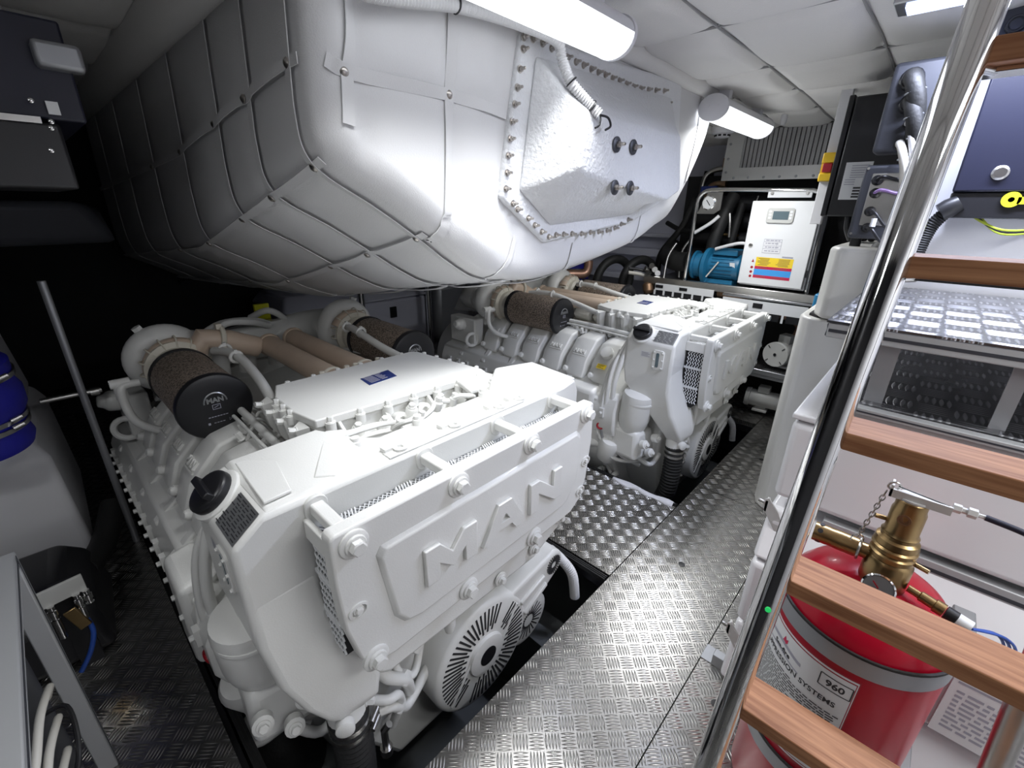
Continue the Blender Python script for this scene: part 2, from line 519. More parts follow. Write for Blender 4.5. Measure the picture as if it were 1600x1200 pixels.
# ---------------------------------------------------------------- lamps
def fluoro(name_label, x0, x1, y, z, power=10, spread=120, r=.079):
    L = thing('fluorescent_lamp', name_label, 'lamp', ((x0 + x1) / 2, y, z), 'tubular ceiling lamps')
    def half(top):
        ring = []
        for x in (x0 + .012, x1 - .012):
            row = []
            for k in range(13):
                a = (PI * k / 12) + (0 if top else PI)
                row.append((x, y + math.cos(a) * r, z + math.sin(a) * r * (.75 if top else .8)))
            ring.append(row)
        return ring
    MB().loft(half(True)).build('housing', LAMPW, L)
    MB().loft(half(False)).build('diffuser', LAMPE, L)
    for x, s in ((x0, 1), (x1, -1)):
        e = MB()
        rings = []
        for dx, k in ((0, .94), (.004, 1.03), (.02, 1.03)):
            rings.append([(x + s * dx, y + math.cos(2 * PI * i / 28) * r * k, z + math.sin(2 * PI * i / 28) * r * .8 * k) for i in range(28)])
        e.loft(rings)
        e.cyl((x, y - .025, z + .01), (x - s * .002, y - .025, z + .01), .006); e.cyl((x, y + .025, z + .01), (x - s * .002, y + .025, z + .01), .006)
        e.build('end_cap', LAMPW, L)
    for x in (x0 + .15, x1 - .15): MB().bx(x - .02, x + .02, y - .03, y + .03, z + r * .6, 2.225).build('mounting_clip', LAMPW, L)
    ld = bpy.data.lights.new('tube_light', 'AREA'); ld.shape = 'RECTANGLE'; ld.size = x1 - x0 - .08; ld.size_y = r * 1.7
    ld.energy = power; ld.spread = math.radians(spread); ld.color = (.97, .985, 1.0)
    lo = bpy.data.objects.new('tube_light', ld); COL.objects.link(lo); lo.parent = L; lo.location = (0, 0, -r * .8 - .004)
    return L
fluoro('long white tube lamp glowing on the ceiling above the near engine', .515, 1.495, .95, 2.108, 7.2, 95, .074)
fluoro('short white tube lamp glowing above the far engine beside the smoke detector', 2.75, 3.61, 1.115, 2.115, 17, 155)
fluoro('added fill lamp, unseen, on the ceiling behind the ladder, past the edge of the picture', .35, 1.75, -.95, 2.15, 27, 170)  # fill light added behind the camera to lift the engine fronts
fluoro('added fill lamp, unseen, on the ceiling above the left rack, past the edge of the picture', -1.12, -.32, .75, 2.12, 6.5, 180)  # second added fill, out of view, brightens the left side and the tank
l3 = thing('strip_lamp', 'slim cool blue strip lamp recessed in the ceiling near the ladder top', 'lamp', (2.07, .05, 2.17))
MB().bx(2.02, 2.15, -.5, .315, 2.19, 2.23).build('tray', ALU, l3, bevel=.004)
MB().bx(2.045, 2.125, -.48, .285, 2.182, 2.192).build('diffuser', LAMPB, l3)

ld = bpy.data.lights.new('strip_light', 'AREA'); ld.shape = 'RECTANGLE'; ld.size = .06; ld.size_y = .7; ld.energy = 26; ld.color = (.74, .80, 1.0); ld.spread = math.radians(160)
lo = bpy.data.objects.new('strip_light', ld); COL.objects.link(lo); lo.parent = l3; lo.location = (.015, -.15, .008)

# ---------------------------------------------------------------- padded tub that hangs under the deck
secA = [(.60, 2.28), (.585, 2.06), (.575, 1.90), (.572, 1.82), (.582, 1.74), (.635, 1.685), (.77, 1.61), (.92, 1.515), (1.05, 1.425), (1.2, 1.35), (1.45, 1.315), (1.75, 1.345),
        (2.05, 1.39), (2.3, 1.44), (2.48, 1.505), (2.63, 1.56), (2.77, 1.69), (2.88, 1.82), (2.97, 1.96), (3.02, 2.08), (3.05, 2.28)]


def sec_fine(n=5):
    P = smooth_path([(p[0], 0, p[1]) for p in secA], n)
    return [(p.x, p.z) for p in P]
S = sec_fine()


def shift(x, z, Y):
    dY = max(0, Y - 1.25)
    k = min(1, max(0, (2.12 - z) / .42))
    bot = min(1, max(0, (x - .95) / .5)) * min(1, max(0, (2.3 - x) / .3))
    sl = .235 * (1 - bot) + .15 * bot
    rt = min(1, max(0, (x - 1.25) / .7))
    sl = sl * (1 - rt) + .04 * rt
    drop = sl * dY if dY < 1.3 else sl * 1.3 + sl * .38 * (dY - 1.3)
    return z - k * drop
loopsY = [1.275, 1.60, 1.92, 2.42, 3.0, 3.7, 4.4, 5.0]


def tub_pt(i_u, Y, lift=0):
    """point on the skin behind the front face; pillows between the loops"""
    x, z = S[i_u]
    z2 = shift(x, z, Y)
    b = 0
    for a, c2 in zip(loopsY, loopsY[1:]):
        if a <= Y <= c2: b = pillow((Y - a) / (c2 - a))
    i0, i1 = max(0, i_u - 1), min(len(S) - 1, i_u + 1)
    tx, tz = S[i1][0] - S[i0][0], S[i1][1] - S[i0][1]; l = math.hypot(tx, tz)
    nx_, nz_ = tz / l, -tx / l
    d = lift + .014 * (b - 1) 
    return (x + nx_ * d, Y, z2 + nz_ * d)


def face_y(x, z):   # the front panel, gently domed in each stitched square
    b = 0.0
    vx = [.60, .70, 1.0, 1.22]; hz = [1.36, 1.905, 2.25]
    px = 0
    for a, c2 in zip(vx, vx[1:]):
        if a <= x <= c2: px = pillow((x - a) / (c2 - a))
    pz = 0
    for a, c2 in zip(hz, hz[1:]):
        if a <= z <= c2: pz = pillow((z - a) / (c2 - a))
    if x > 1.22: px = .0; pz = 0
    return 1.205 - .012 * px * pz


tub = thing('overhead_tub', 'huge white padded vinyl tub hanging from the ceiling over both engines', 'tub', (1.8, 2.5, 1.3))
CX, CZ = 1.75, 2.28
tb = MB(); rings = []


def inset(e):
    out = []
    for i in range(len(S)):
        i0, i1 = max(0, i - 1), min(len(S) - 1, i + 1)
        tx, tz = S[i1][0] - S[i0][0], S[i1][1] - S[i0][1]; l = math.hypot(tx, tz)
        out.append((S[i][0] - tz / l * e, S[i][1] + tx / l * e))
    return out
S7 = inset(.075)
for sc_ in [.02] + [k / 48 for k in range(2, 49)]:
    q = [(CX + (x - CX) * sc_, CZ + (z - CZ) * sc_) for x, z in S7]
    rings.append([(x, face_y(x, z), z) for x, z in q])
for e_, y in ((.045, 1.211), (.022, 1.224), (.007, 1.245)):
    rings.append([(x, y, z) for x, z in inset(e_)])
yy = []
for a, c2 in zip(loopsY, loopsY[1:]):
    yy += [a + (c2 - a) * k / 8 for k in range(8)]
for Y in yy[1:] + [5.0]:
    rings.append([tub_pt(i, Y) for i in range(len(S))])
tb.loft(rings, cap=False, closed=False)
tb.add([tub_pt(i, 5.0) for i in range(len(S))], [list(range(len(S)))])
tb.build('padded_shell', PAD, tub, sharp=70)


def ribbon(path, normals, w, t=.0025, mb=None):
    """flat strap of width w lying on the skin"""
    mb = mb or MB(); P = [Vector(p) for p in path]; rings = []
    for i, p in enumerate(P):
        tg = (P[min(i + 1, len(P) - 1)] - P[max(i - 1, 0)]).normalized(); n = Vector(normals[i]).normalized()
        sd = tg.cross(n).normalized() * (w / 2)
        rings.append([p - sd + n * .0005, p - sd * .96 + n * t, p + sd * .96 + n * t, p + sd + n * .0005])
    return mb.loft(rings)


def surf_y(x, z):
    e = min(math.hypot(x - a, z - b2) for a, b2 in SD)
    E_ = [0, .007, .022, .045, .075]; Y_ = [1.272, 1.245, 1.224, 1.211, 1.205]
    if e >= .075: return face_y(x, z)
    return float(np.interp(e, E_, Y_))
SD = [(S[i][0] + (S[i + 1][0] - S[i][0]) * k / 4, S[i][1] + (S[i + 1][1] - S[i][1]) * k / 4) for i in range(len(S) - 1) for k in range(4)]


def face_strap(pts, w=.034):
    P = smooth_path([(x, 0, z) for x, z in pts], 8)
    path = [(p.x, surf_y(p.x, p.z) - .0035, p.z) for p in P]
    nn = [((surf_y(p.x + .004, p.z) - surf_y(p.x - .004, p.z)) / .008, -1, (surf_y(p.x, p.z + .004) - surf_y(p.x, p.z - .004)) / .008) for p in P]
    return ribbon([Vector((a[0], a[1] + .0035, a[2])) + Vector(n).normalized() * .0035 for a, n in zip(path, nn)], nn, w)
face_strap([(.70, 2.22), (.69, 2.0), (.675, 1.905), (.667, 1.85), (.662, 1.81), (.659, 1.79)]).build('strap', PADS, tub)
face_strap([(1.03, 2.22), (1.012, 2.0), (1.0, 1.905), (.985, 1.70), (.97, 1.55), (.955, 1.51), (.945, 1.498)]).build('strap', PADS, tub)
face_strap([(.625, 1.925), (.70, 1.908), (1.0, 1.91), (1.245, 1.893)]).build('strap', PADS, tub)
face_strap([(1.30, 1.50), (1.27, 1.42), (1.22, 1.36), (1.21, 1.348)], .02).build('strap', PADS, tub)
face_strap([(1.68, 1.46), (1.665, 1.41), (1.66, 1.375), (1.658, 1.35)], .02).build('strap', PADS, tub)
face_strap([(2.27, 1.60), (2.25, 1.51), (2.235, 1.46), (2.23, 1.44)], .02).build('strap', PADS, tub)
face_strap([(2.80, 2.22), (2.81, 2.0), (2.76, 1.80), (2.75, 1.76)], .03).build('strap', PADS, tub)


def nrm(i):
    i0, i1 = max(0, i - 1), min(len(S) - 1, i + 1)
    tx, tz = S[i1][0] - S[i0][0], S[i1][1] - S[i0][1]; l = math.hypot(tx, tz)
    return (tz / l, 0, -tx / l)
for Y in loopsY[:-1]:
    idx = range(0, len(S))
    Yc = Y + (.02 if Y < 1.3 else 0)
    ribbon([tub_pt(i, Yc, .0125 if Y < 1.3 else .012) for i in idx], [nrm(i) for i in idx], .03, .003).build('strap', PADS, tub)


def nearest(x, z): return min(range(len(S)), key=lambda i: (S[i][0] - x) ** 2 + (S[i][1] - z) ** 2)
for (x, z) in ((.572, 1.92), (.61, 1.71), (.92, 1.515), (1.3, 1.325)):
    i = nearest(x, z)
    ysl = [1.25 + k * .07 for k in range(53)]
    ribbon([tub_pt(i, y, .0125) for y in ysl], [nrm(i)] * len(ysl), .026, .003).build('strap', PADS, tub)
# press studs
def stud(p, n): return MB().lathe(p, n, [(.0125, 0), (.0125, .003), (.009, .006), (.005, .0085)], 14).build('press_stud', BOLTM, tub)
for x, z in ((.667, 1.907), (1.0, 1.91)):
    stud((x, face_y(x, z) - .003, z), (0, -1, 0))
for (x, z) in ((.572, 1.92), (.61, 1.71), (.92, 1.515)):
    for Y in loopsY[:5]:
        i = nearest(x, z); p = tub_pt(i, Y + .02, .014); stud(p, nrm(i))
# rolled edge where the tub meets the ceiling
rl = MB()
rl.tube([(.55, 5.0, 2.20), (.55, 1.40, 2.20), (.57, 1.27, 2.205), (.66, 1.205, 2.215), (.9, 1.195, 2.22), (3.1, 1.19, 2.225)], [.075] * 11 + [.06, .055, .05, .05, .05] + [.045] * 10, 14, sm=5)
rl.build('rolled_edge', CEILM, tub)

# fibreglass bracket with its bolts
br = MB()
plate = [AY(810, 52, 1.2), AY(777, 308, 1.2), AY(848, 379, 1.2), AY(985, 347, 1.2), AY(1052, 300, 1.2), AY(1062, 128, 1.2)]
plate = [(p[0], p[2]) for p in plate]
br.prism(plate, 'y', 1.185, 1.215)
base = [AY(*p, 1.186) for p in ((835, 85), (809, 298), (858, 354), (985, 336), (1056, 285), (1050, 152))]
mid = [AY(*p, 1.10) for p in ((868, 125), (855, 283), (878, 318), (1000, 322), (1060, 292), (1056, 195))]
fr = [AY(*p, 1.02) for p in ((912, 172), (908, 262), (916, 272), (1045, 312), (1062, 298), (1064, 214))]
br.loft([base, mid, fr])
bracket = br.build('fibreglass_bracket', GRP, tub, bevel=.012, seg=3, sharp=50)
BP = [(817, 77), (812, 108), (808, 137), (804, 163), (800, 190), (797, 217), (794, 243), (792, 270), (790, 295), (801, 318), (808, 327), (825, 341), (835, 352), (846, 362), (857, 370), (868, 367), (880, 366),
      (893, 365), (908, 365), (922, 363), (935, 362), (948, 360), (960, 356), (970, 350), (981, 343), (818, 58), (832, 61), (847, 68), (861, 76), (886, 90), (899, 97), (911, 102), (923, 108), (934, 113), (945, 117),
      (956, 122), (967, 126), (978, 131), (989, 135), (1000, 138), (1012, 140), (1024, 141), (1037, 142), (1043, 161), (1041, 179)]
def stud_bolt(p, k=1.0):
    p = Vector(p)
    m = MB().lathe(p, (0, -1, 0), [(.0125 * k, 0), (.0125 * k, .003), (.012 * k, .004)], 14)
    m.lathe(p + Vector((0, -.004, 0)), (0, -1, 0), [(.0085 * k, 0), (.0085 * k, .009 * k), (.007 * k, .011 * k)], 6)
    m.lathe(p + Vector((0, -.013, 0)), (0, -1, 0), [(.005 * k, 0), (.005 * k, .012 * k), (.003 * k, .015 * k)], 10)
    return m
P0 = AY(*BP[0], 1.186); proto = stud_bolt(P0, .95).build('bolt', BOLTM, bracket)
for p in BP[1:]:
    q = AY(*p, 1.186); inst(proto, (q[0] - P0[0], 0, q[2] - P0[2]), bracket)
P0 = AY(963, 226, 1.02)
for p in ((963, 226), (989, 230), (960, 293), (984, 294)):
    q = Vector(AY(*p, 1.018))
    m = MB().lathe(q + Vector((0, -.006, 0)), (0, -1, 0), [(.011, 0), (.011, .012), (.009, .014)], 6)
    m.lathe(q + Vector((0, -.02, 0)), (0, -1, 0), [(.0065, 0), (.0065, .016), (.004, .02)], 10)
    lb_ = m.build('large_bolt', BOLTM, bracket)
    MB().lathe(q, (0, -1, 0), [(.028, 0), (.028, .004), (.025, .006)], 20).build('washer', GREYB, lb_)

# corrugated conduit over the tub with its cut cable ends
cd = thing('corrugated_conduit', 'white corrugated cable conduit along the tub top ending in two black wires', 'conduit', (1.4, 1.12, 2.0))
pts = [AY(560, -14, 1.135), AY(620, -2, 1.135), AY(715, 9, 1.125), AY(800, 33, 1.115), AY(868, 62, 1.10), AY(878, 92, 1.10), AY(893, 130, 1.06), AY(920, 162, 1.03), AY(938, 180, 1.0)]
MB().corr(pts, .0165, .010).build('hose', GREYC, cd)
for q, d in ((AY(713, 8, 1.125), (1, 0, 0)), (AY(893, 128, 1.06), (.5, -.5, -.8)), (AY(925, 166, 1.022), (.8, -.4, -.5))):
    MB().torus(q, d, .0185, .003, 18, 6).build('cable_tie', BLK, cd)
e = Vector(AY(938, 180, 1.0))
wire = MB().tube([e, AY(950, 184, .99), AY(954, 197, .99), AY(946, 203, .99)], .004, 8, sm=5)
wire.tube([e, AY(938, 188, .99), AY(936, 196, .99), AY(930, 200, .99)], .0035, 8, sm=5).build('wire_end', BLK, cd)
# ---------------------------------------------------------------- the marine diesel engine (built once, then copied)
XC = .81
eng = thing('marine_engine', 'near white V12 marine diesel engine filling the left hatch in the foreground', 'engine', (XC, 1.8, -.45), 'twin marine diesel engines')


def P_(mb, name, m=W, parent=None, **k): return mb.build(name, m, parent or eng, **k)


# crankcase and oil pan
b = MB()
prof = [(.13, .50), (.09, .30), (.14, .05), (.26, -.12), (.36, -.45), (1.26, -.45), (1.36, -.12), (1.48, .05), (1.53, .30), (1.49, .50), (1.22, .66), (.81, .60), (.40, .66)]
b.prism(prof, 'y', 1.26, 2.95)
P_(b, 'crankcase', bevel=.02)
b = MB().prism([(.36, -.1), (.30, .2), (.36, .5), (.62, .68), (1.0, .68), (1.26, .5), (1.32, .2), (1.26, -.1), (1.1, -.35), (.5, -.35)], 'y', 1.02, 1.28)
P_(b, 'timing_case', bevel=.02)
# side rails of the manifolds with lugs and screws
for sgn in (-1, 1):
    def sx(x): return x if sgn < 0 else 2 * XC - x
    m = MB()
    rail = [(.10, .24), (.075, .30), (.075, .42), (.11, .50), (.20, .53), (.24, .40), (.22, .24)]
    m.prism([(sx(x), z) for x, z in rail], 'y', 1.24, 2.95)
    rail_o = P_(m, 'exhaust_manifold', bevel=.012)
    for k in range(15):
        y = 1.33 + k * .107
        l = MB().bx(min(sx(.062), sx(.12)), max(sx(.062), sx(.12)), y - .016, y + .016, .37, .43)
        l.hexbolt((sx(.064), y, .40), (-1 if sgn < 0 else 1, 0, 0), .0095, 1.3, .012)
        l.build('lug', W, rail_o, bevel=.004)
    for k in range(6):
        y0 = 1.38 + k * .262
        MB().prism([(sx(.085), .47), (sx(.235), .60), (sx(.30), .52), (sx(.14), .36)], 'y', y0, y0 + .045).build('rib', W, rail_o, bevel=.008)
# valve covers: six angular caps to each bank
def valve_cover(y, sgn, first=False):
    def sx(x): return x if sgn < 0 else 2 * XC - x
    rings = []
    outline = [(.165, .545), (.205, .655), (.32, .775), (.43, .80), (.50, .72), (.36, .56), (.24, .49)]
    for yy_, k in ((y - .084, .97), (y - .074, 1.0), (y + .035, 1.0), (y + .078, .9), (y + .086, .86)):
        cx, cz = .34, .62
        rings.append([(sx(cx + (x - cx) * k), yy_, cz + (z - cz) * k) for x, z in outline])
    v = P_(MB().loft(rings), 'valve_cover', bevel=.010, seg=3)
    n = Vector((-.70 * (1 if sgn < 0 else -1), 0, .71))
    p = Vector((sx(.245), y - .01, .70))
    up = Vector((.71 if sgn < 0 else -.71, 0, .70))
    rd = Vector((0, -1 if sgn < 0 else 1, 0))
    if not first:
        MB().bar(p + n * -.004 - up * .028 - rd * .05, p + n * -.004 - up * .028 + rd * .05, .006, .014, n).build('band', W, v)
        text_geo('MAN', .042, p + n * .002 - rd * .052 - up * .016, rd, up, .006, bold=.0008).build('lettering', W, v)
    MB().lathe(Vector((sx(.185), y + .062, .575)), (-1 if sgn < 0 else 1, -.2, .35), [(.020, 0), (.020, .02), (.012, .03)], 12).hexbolt((sx(.172), y + .06, .586), (-1 if sgn < 0 else 1, -.2, .35), .011).build('cap_screw', W, v)
    if first:
        q = Vector((sx(.262), y - .002, .722))
        MB().lathe(q, n, [(.043, -.01), (.043, .018), (.040, .024), (.02, .028)], 24).build('oil_filler_cap', W, v)
        c = p - up * .075
        a = .033; h = .017
        MB().add([c + n * .009 - rd * a - up * h, c + n * .009 + rd * a - up * h, c + n * .009 + rd * a + up * h, c + n * .009 - rd * a + up * h], [(0, 1, 2, 3)]).build('warning_sticker', PYEL, v)
        t = MB()
        for i, l in enumerate((.052, .046, .03, .05)):
            cc = c + n * .0095 + up * (.0105 - i * .007) - rd * (.03 - l / 2)
            t.add([cc - rd * l / 2 - up * .0014, cc + rd * l / 2 - up * .0014, cc + rd * l / 2 + up * .0014, cc - rd * l / 2 + up * .0014], [(0, 1, 2, 3)])
        t.build('sticker_print', INK, v)
    return v
for sgn in (-1, 1):
    for k in range(6):
        valve_cover(1.44 + k * .205, sgn, k == 0 and sgn < 0)
# valley floor, fuel rails and looms between bank and intercooler
m = MB().bx(.46, 1.16, 1.32, 2.5, .5, .64)
P_(m, 'vee_gallery', bevel=.01)
for x, z, r in ((.44, .835, .014), (.475, .80, .010), (.41, .82, .007)):
    for sgn in (-1, 1):
        X = x if sgn < 0 else 2 * XC - x
        P_(MB().tube([(X, 1.30, z - .01), (X, 1.6, z), (X + .006, 1.9, z), (X, 2.2, z), (X, 2.45, z - .03)], r, 10, sm=4), 'fuel_rail')
rr = random.Random(5)
for k in range(16):
    y = 1.34 + k * .062
    X = .40 + rr.uniform(0, .07)
    m = MB().tube([(X, y, .78), (X + .03, y + .01, .82), (X + .07, y + .02, .79), (X + .10, y + .03, .70)], .007, 8, sm=4)
    P_(m, 'injector_line')
    m = MB().hexbolt((X - .01, y + .02, .785), (-.4, 0, 1), .013, 1.3, .03)
    P_(m, 'union_nut')
# ---------------------------------------------------------------- coolant tank across the front
A0 = [(.145, .955), (.30, .955), (1.33, .955), (1.46, .975), (1.46, 1.225), (1.20, 1.235), (1.06, 1.125), (.60, 1.105), (.485, 1.225), (.145, 1.255)]
def lev(z, f): return [(*f(x, y), z) for x, y in A0]
rings = [lev(.50, lambda x, y: (max(x, .16), .955 + (y - .955) * (.62 if x < .55 else 1))),
         lev(.62, lambda x, y: (x, .955 + (y - .955) * (.95 if x < .55 else 1))),
         lev(.70, lambda x, y: (x, y)),
         lev(.893, lambda x, y: (x, y)),
         lev(.955, lambda x, y: (x + (.077 if x < .16 else 0) - (.03 if x > 1.4 else 0), y))]
tank = P_(MB().loft(rings), 'coolant_tank', bevel=.016, seg=3)
# raised lobes on the tank top
m = MB().loft([[(.225, .96, .952), (.42, .97, .952), (.55, 1.09, .952), (.47, 1.215, .952), (.225, 1.25, .952)],
               [(.235, .975, .957), (.40, .99, .957), (.52, 1.10, .985), (.46, 1.205, .992), (.24, 1.24, .968)]])
m.build('tank_lobe', W, tank, bevel=.01, seg=3)
m = MB().loft([[(1.20, .97, .95), (1.44, .97, .95), (1.445, 1.22, .95), (1.20, 1.23, .95), (1.08, 1.13, .95)],
               [(1.21, .985, .958), (1.42, .985, .958), (1.425, 1.205, .972), (1.21, 1.215, .995), (1.10, 1.13, .988)]])
m.build('tank_lobe', W, tank, bevel=.012, seg=3)
MB().bar((.385, 1.0, .955), (.50, 1.17, .984), .055, .012).build('ridge', W, tank, bevel=.006, seg=3)
MB().bar((1.27, .985, .955), (1.19, 1.17, .985), .05, .012).build('ridge', W, tank, bevel=.006, seg=3)
MB().prism([(.235, .985), (.30, .99), (.335, 1.205), (.245, 1.215)], 'z', .960, .9685).build('raised_panel', W, tank, bevel=.003)
MB().bx(.55, 1.10, .962, 1.0, .953, .959).build('front_ledge', W, tank, bevel=.002)
for x in (.60, .80, 1.0, 1.10):
    m = MB().bx(x - .045, x + .02, .992, 1.02, .953, .968).lathe((x, .985, .954), (0, 0, 1), [(.021, 0), (.021, .012), (.009, .012), (.009, .006)], 18)
    m.build('eyelet_tab', W, tank)
for x, y in ((.52, 1.09), (.73, 1.085), (1.03, 1.10), (1.13, 1.15)):
    m = MB().lathe((x, y, .952), (0, 0, 1), [(.017, 0), (.017, .022), (.013, .024), (.013, .034), (.008, .034)], 14)
    m.build('cap_screw', W, tank)
# filler cap on the chamfer
n45 = Vector((-.63, 0, .77))
cp = Vector((.181, 1.168, .927))
m = MB().lathe(cp - n45 * .012, n45, [(.068, 0), (.066, .012), (.058, .016)], 28); m.build('filler_neck', W, tank)
m = MB().lathe(cp, n45, [(.052, 0), (.056, .006), (.055, .024), (.048, .03), (.03, .032)], 28)
m.bar(cp + n45 * .036 + Vector((0, -.052, 0)), cp + n45 * .036 + Vector((0, .052, 0)), .018, .022, n45)
m.build('filler_cap', BLK, tank, bevel=.003)
# printed plate on the chamfer
u_ = Vector((.77, 0, .63))
pc = Vector((.187, 1.03, .9255)) + n45 * .002
def chq(c, du, dy): return [c - u_ * du - Vector((0, dy, 0)), c + u_ * du - Vector((0, dy, 0)), c + u_ * du + Vector((0, dy, 0)), c - u_ * du + Vector((0, dy, 0))]
lp = MB().add(chq(pc, .042, .060), [(0, 1, 2, 3)]).build('instruction_label', SILV, tank)
t = MB(); rr = random.Random(2)
for k in range(11):
    c = pc + n45 * .0006 + u_ * (.035 - k * .007)
    y = -.052
    while y < .045:
        l = rr.uniform(.008, .03); t.add([c + Vector((0, y + a * l, 0)) + u_ * (bb * .0013) for a, bb in ((0, -1), (1, -1), (1, 1), (0, 1))], [(0, 1, 2, 3)]); y += l + rr.uniform(.004, .012)
t.build('label_print', INK, lp)
# sight glass and small label on the side wall
def rrect(cy, cz, hy, hz, r, n=5):
    out = []
    for (sy, sz, a0) in ((1, 1, 0), (-1, 1, 90), (-1, -1, 180), (1, -1, 270)):
        for k in range(n + 1):
            a = math.radians(a0 + 90 * k / n); out.append((cy + sy * (hy - r) + r * math.cos(a), cz + sz * (hz - r) + r * math.sin(a)))
    return out
sg = MB().prism(rrect(1.04, .80, .034, .058, .014), 'x', .139, .146).build('sight_glass', W, tank, bevel=.0015)
MB().prism(rrect(1.043, .80, .0095, .043, .009), 'x', .1375, .140).build('gauge_slot', GLASS, sg)
for dy in (-.025, .025):
    for dz in (-.045, 0, .045): MB().hexbolt((.139, 1.04 + dy, .80 + dz), (-1, 0, 0), .0045).build('screw', W, sg)
q = MB().quad((.1445, 1.15, .80), (.1445, 1.085, .80), (.1445, 1.085, .835), (.1445, 1.15, .835)).build('small_label', PAPER, tank)
t = MB()
for k in range(4): t.quad((.144, 1.145, .806 + k * .007), (.144, 1.093 + .01 * (k % 2), .806 + k * .007), (.144, 1.093 + .01 * (k % 2), .809 + k * .007), (.144, 1.145, .809 + k * .007))
t.build('label_print', GINK, q)
# left leg of the tank, a curved duct down to the hose
leg = [[(.147, .956, .74), (.315, .956, .74), (.32, 1.09, .74), (.147, 1.2, .74)],
       [(.147, .948, .60), (.32, .93, .60), (.33, 1.09, .60), (.147, 1.16, .60)],
       [(.165, .922, .47), (.37, .872, .47), (.40, 1.03, .47), (.165, 1.09, .47)],
       [(.20, .892, .38), (.40, .850, .38), (.42, 1.0, .38), (.20, 1.03, .38)],
       [(.245, .876, .30), (.385, .850, .30), (.38, .985, .30), (.25, .99, .30)],
       [(.268, .888, .265), (.352, .885, .265), (.352, .975, .265), (.268, .978, .265)]]
P_(MB().loft(leg), 'coolant_duct', bevel=.025, seg=4)
el = P_(MB().lathe((.31, .93, .285), (.02, -.03, -1), [(.05, 0), (.055, .03), (.055, .07), (.05, .075)], 24), 'hose_spigot')
MB().lathe((.285, .88, .255), (-.5, -1, .1), [(.026, 0), (.026, .022), (.02, .026)], 18).build('blank_plug', W, el)
MB().hexbolt((.36, .90, .245), (.7, -.7, 0), .013, 1.2, .02).build('cap_screw', W, el)
hs = P_(MB().corr([(.311, .927, .228), (.313, .922, .1), (.31, .93, -.1), (.33, 1.0, -.3)], .056, .022, .045, 22, 6), 'coolant_hose', RUB)
for z in (.205, .17):
    c = MB().lathe((.312, .926, z), (0, 0, -1), [(.0595, 0), (.0595, .016), (.058, .016), (.058, 0)], 26)
    c.cyl((.35, .865, z - .008), (.385, .89, z - .008), .008)
    c.build('hose_clamp', STEEL, hs)
# ---------------------------------------------------------------- charge cooler core behind the front cover
core = P_(MB().bx(.315, 1.29, .872, .952, .50, .852), 'charge_cooler', DARK)
t = MB()
step = .0135
k = 0
x = .32
while x < 1.285:
    for s in (1, -1):
        a = (x if s > 0 else x + .085); b2 = (x + .085 if s > 0 else x)
        t.bar((a, .848, .862), (b2, .952, .862), .0022, .004)
    x += step
t.build('expanded_mesh', MESHM, core)
for x0 in (.37, .54, .70, .87, 1.03, 1.19):
    for i in range(7):
        pass
    t = MB()
    for i in range(6):
        t.tube([(x0 + i * .009, .85, .866), (x0 + .012 + i * .009, .885, .870), (x0 + i * .009, .915, .866), (x0 + .012 + i * .009, .948, .870)], .0022, 6)
    t.build('wire_spring', MESHM, core)
for X in (.309, 1.296):
    t = MB()
    for i in range(6):
        y = .855 + i * .0155
        zz = [(X, y + (.005 if j % 2 else -.005), .53 + j * .012) for j in range(27)]
        t.tube(zz, .0030, 5)
    for z in (.62, .74): t.bx(X - .004, X + .002, .85, .95, z, z + .012)
    t.build('fin_wires', MESHM, core)
P_(MB().bx(.30, .315, .84, .955, .845, .90), 'cooler_end_plate', bevel=.003)
P_(MB().bx(1.29, 1.31, .84, .955, .52, .90), 'cooler_end_plate', bevel=.003)
# housing wall below and behind the cover
hw = [(.385, .50), (.385, .37), (.42, .345), (.80, .340), (1.06, .340), (1.20, .40), (1.32, .50), (1.33, .53)]
low = P_(MB().prism(hw, 'y', .852, 1.06), 'lower_housing', bevel=.016, seg=4)
for x, z in ((.865, .385), (1.045, .405), (1.20, .46)):
    MB().lathe((x, .846, z), (0, -1, 0), [(.026, 0), (.026, .006), (.022, .008)], 18).hexbolt((x, .838, z), (0, -1, 0), .0125).build('bolt', W, low)
MB().lathe((.66, .88, .345), (0, 0, -1), [(.022, 0), (.02, .04), (.016, .06), (.008, .062)], 14).build('drain_plug', W, low)
# ---------------------------------------------------------------- front cover with raised panel, letters and bolts
oc = [(.295, .925), (.305, .935), (1.302, .940), (1.312, .93), (1.318, .78), (1.30, .62), (1.265, .535), (1.21, .50), (.96, .492), (.42, .478), (.355, .492), (.325, .54), (.300, .66), (.293, .80)]
cover = P_(MB().prism(oc, 'y', .802, .846), 'front_cover', bevel=.009, seg=3)
ip = [(.415, .842), (1.205, .852), (1.228, .83), (1.222, .66), (1.175, .59), (1.14, .572), (.50, .556), (.458, .568), (.43, .61), (.40, .82)]
def off(poly, d):
    cx = sum(p[0] for p in poly) / len(poly); cz = sum(p[1] for p in poly) / len(poly)
    return [(cx + (x - cx) * (1 - d / .4), cz + (z - cz) * (1 - d / .15)) for x, z in poly]
r0 = [(x, .803, z) for x, z in off(ip, -.006)]; r1 = [(x, .790, z) for x, z in off(ip, .006)]
panel = MB().loft([r0, r1]).build('raised_panel', W, cover, bevel=.004, seg=3)
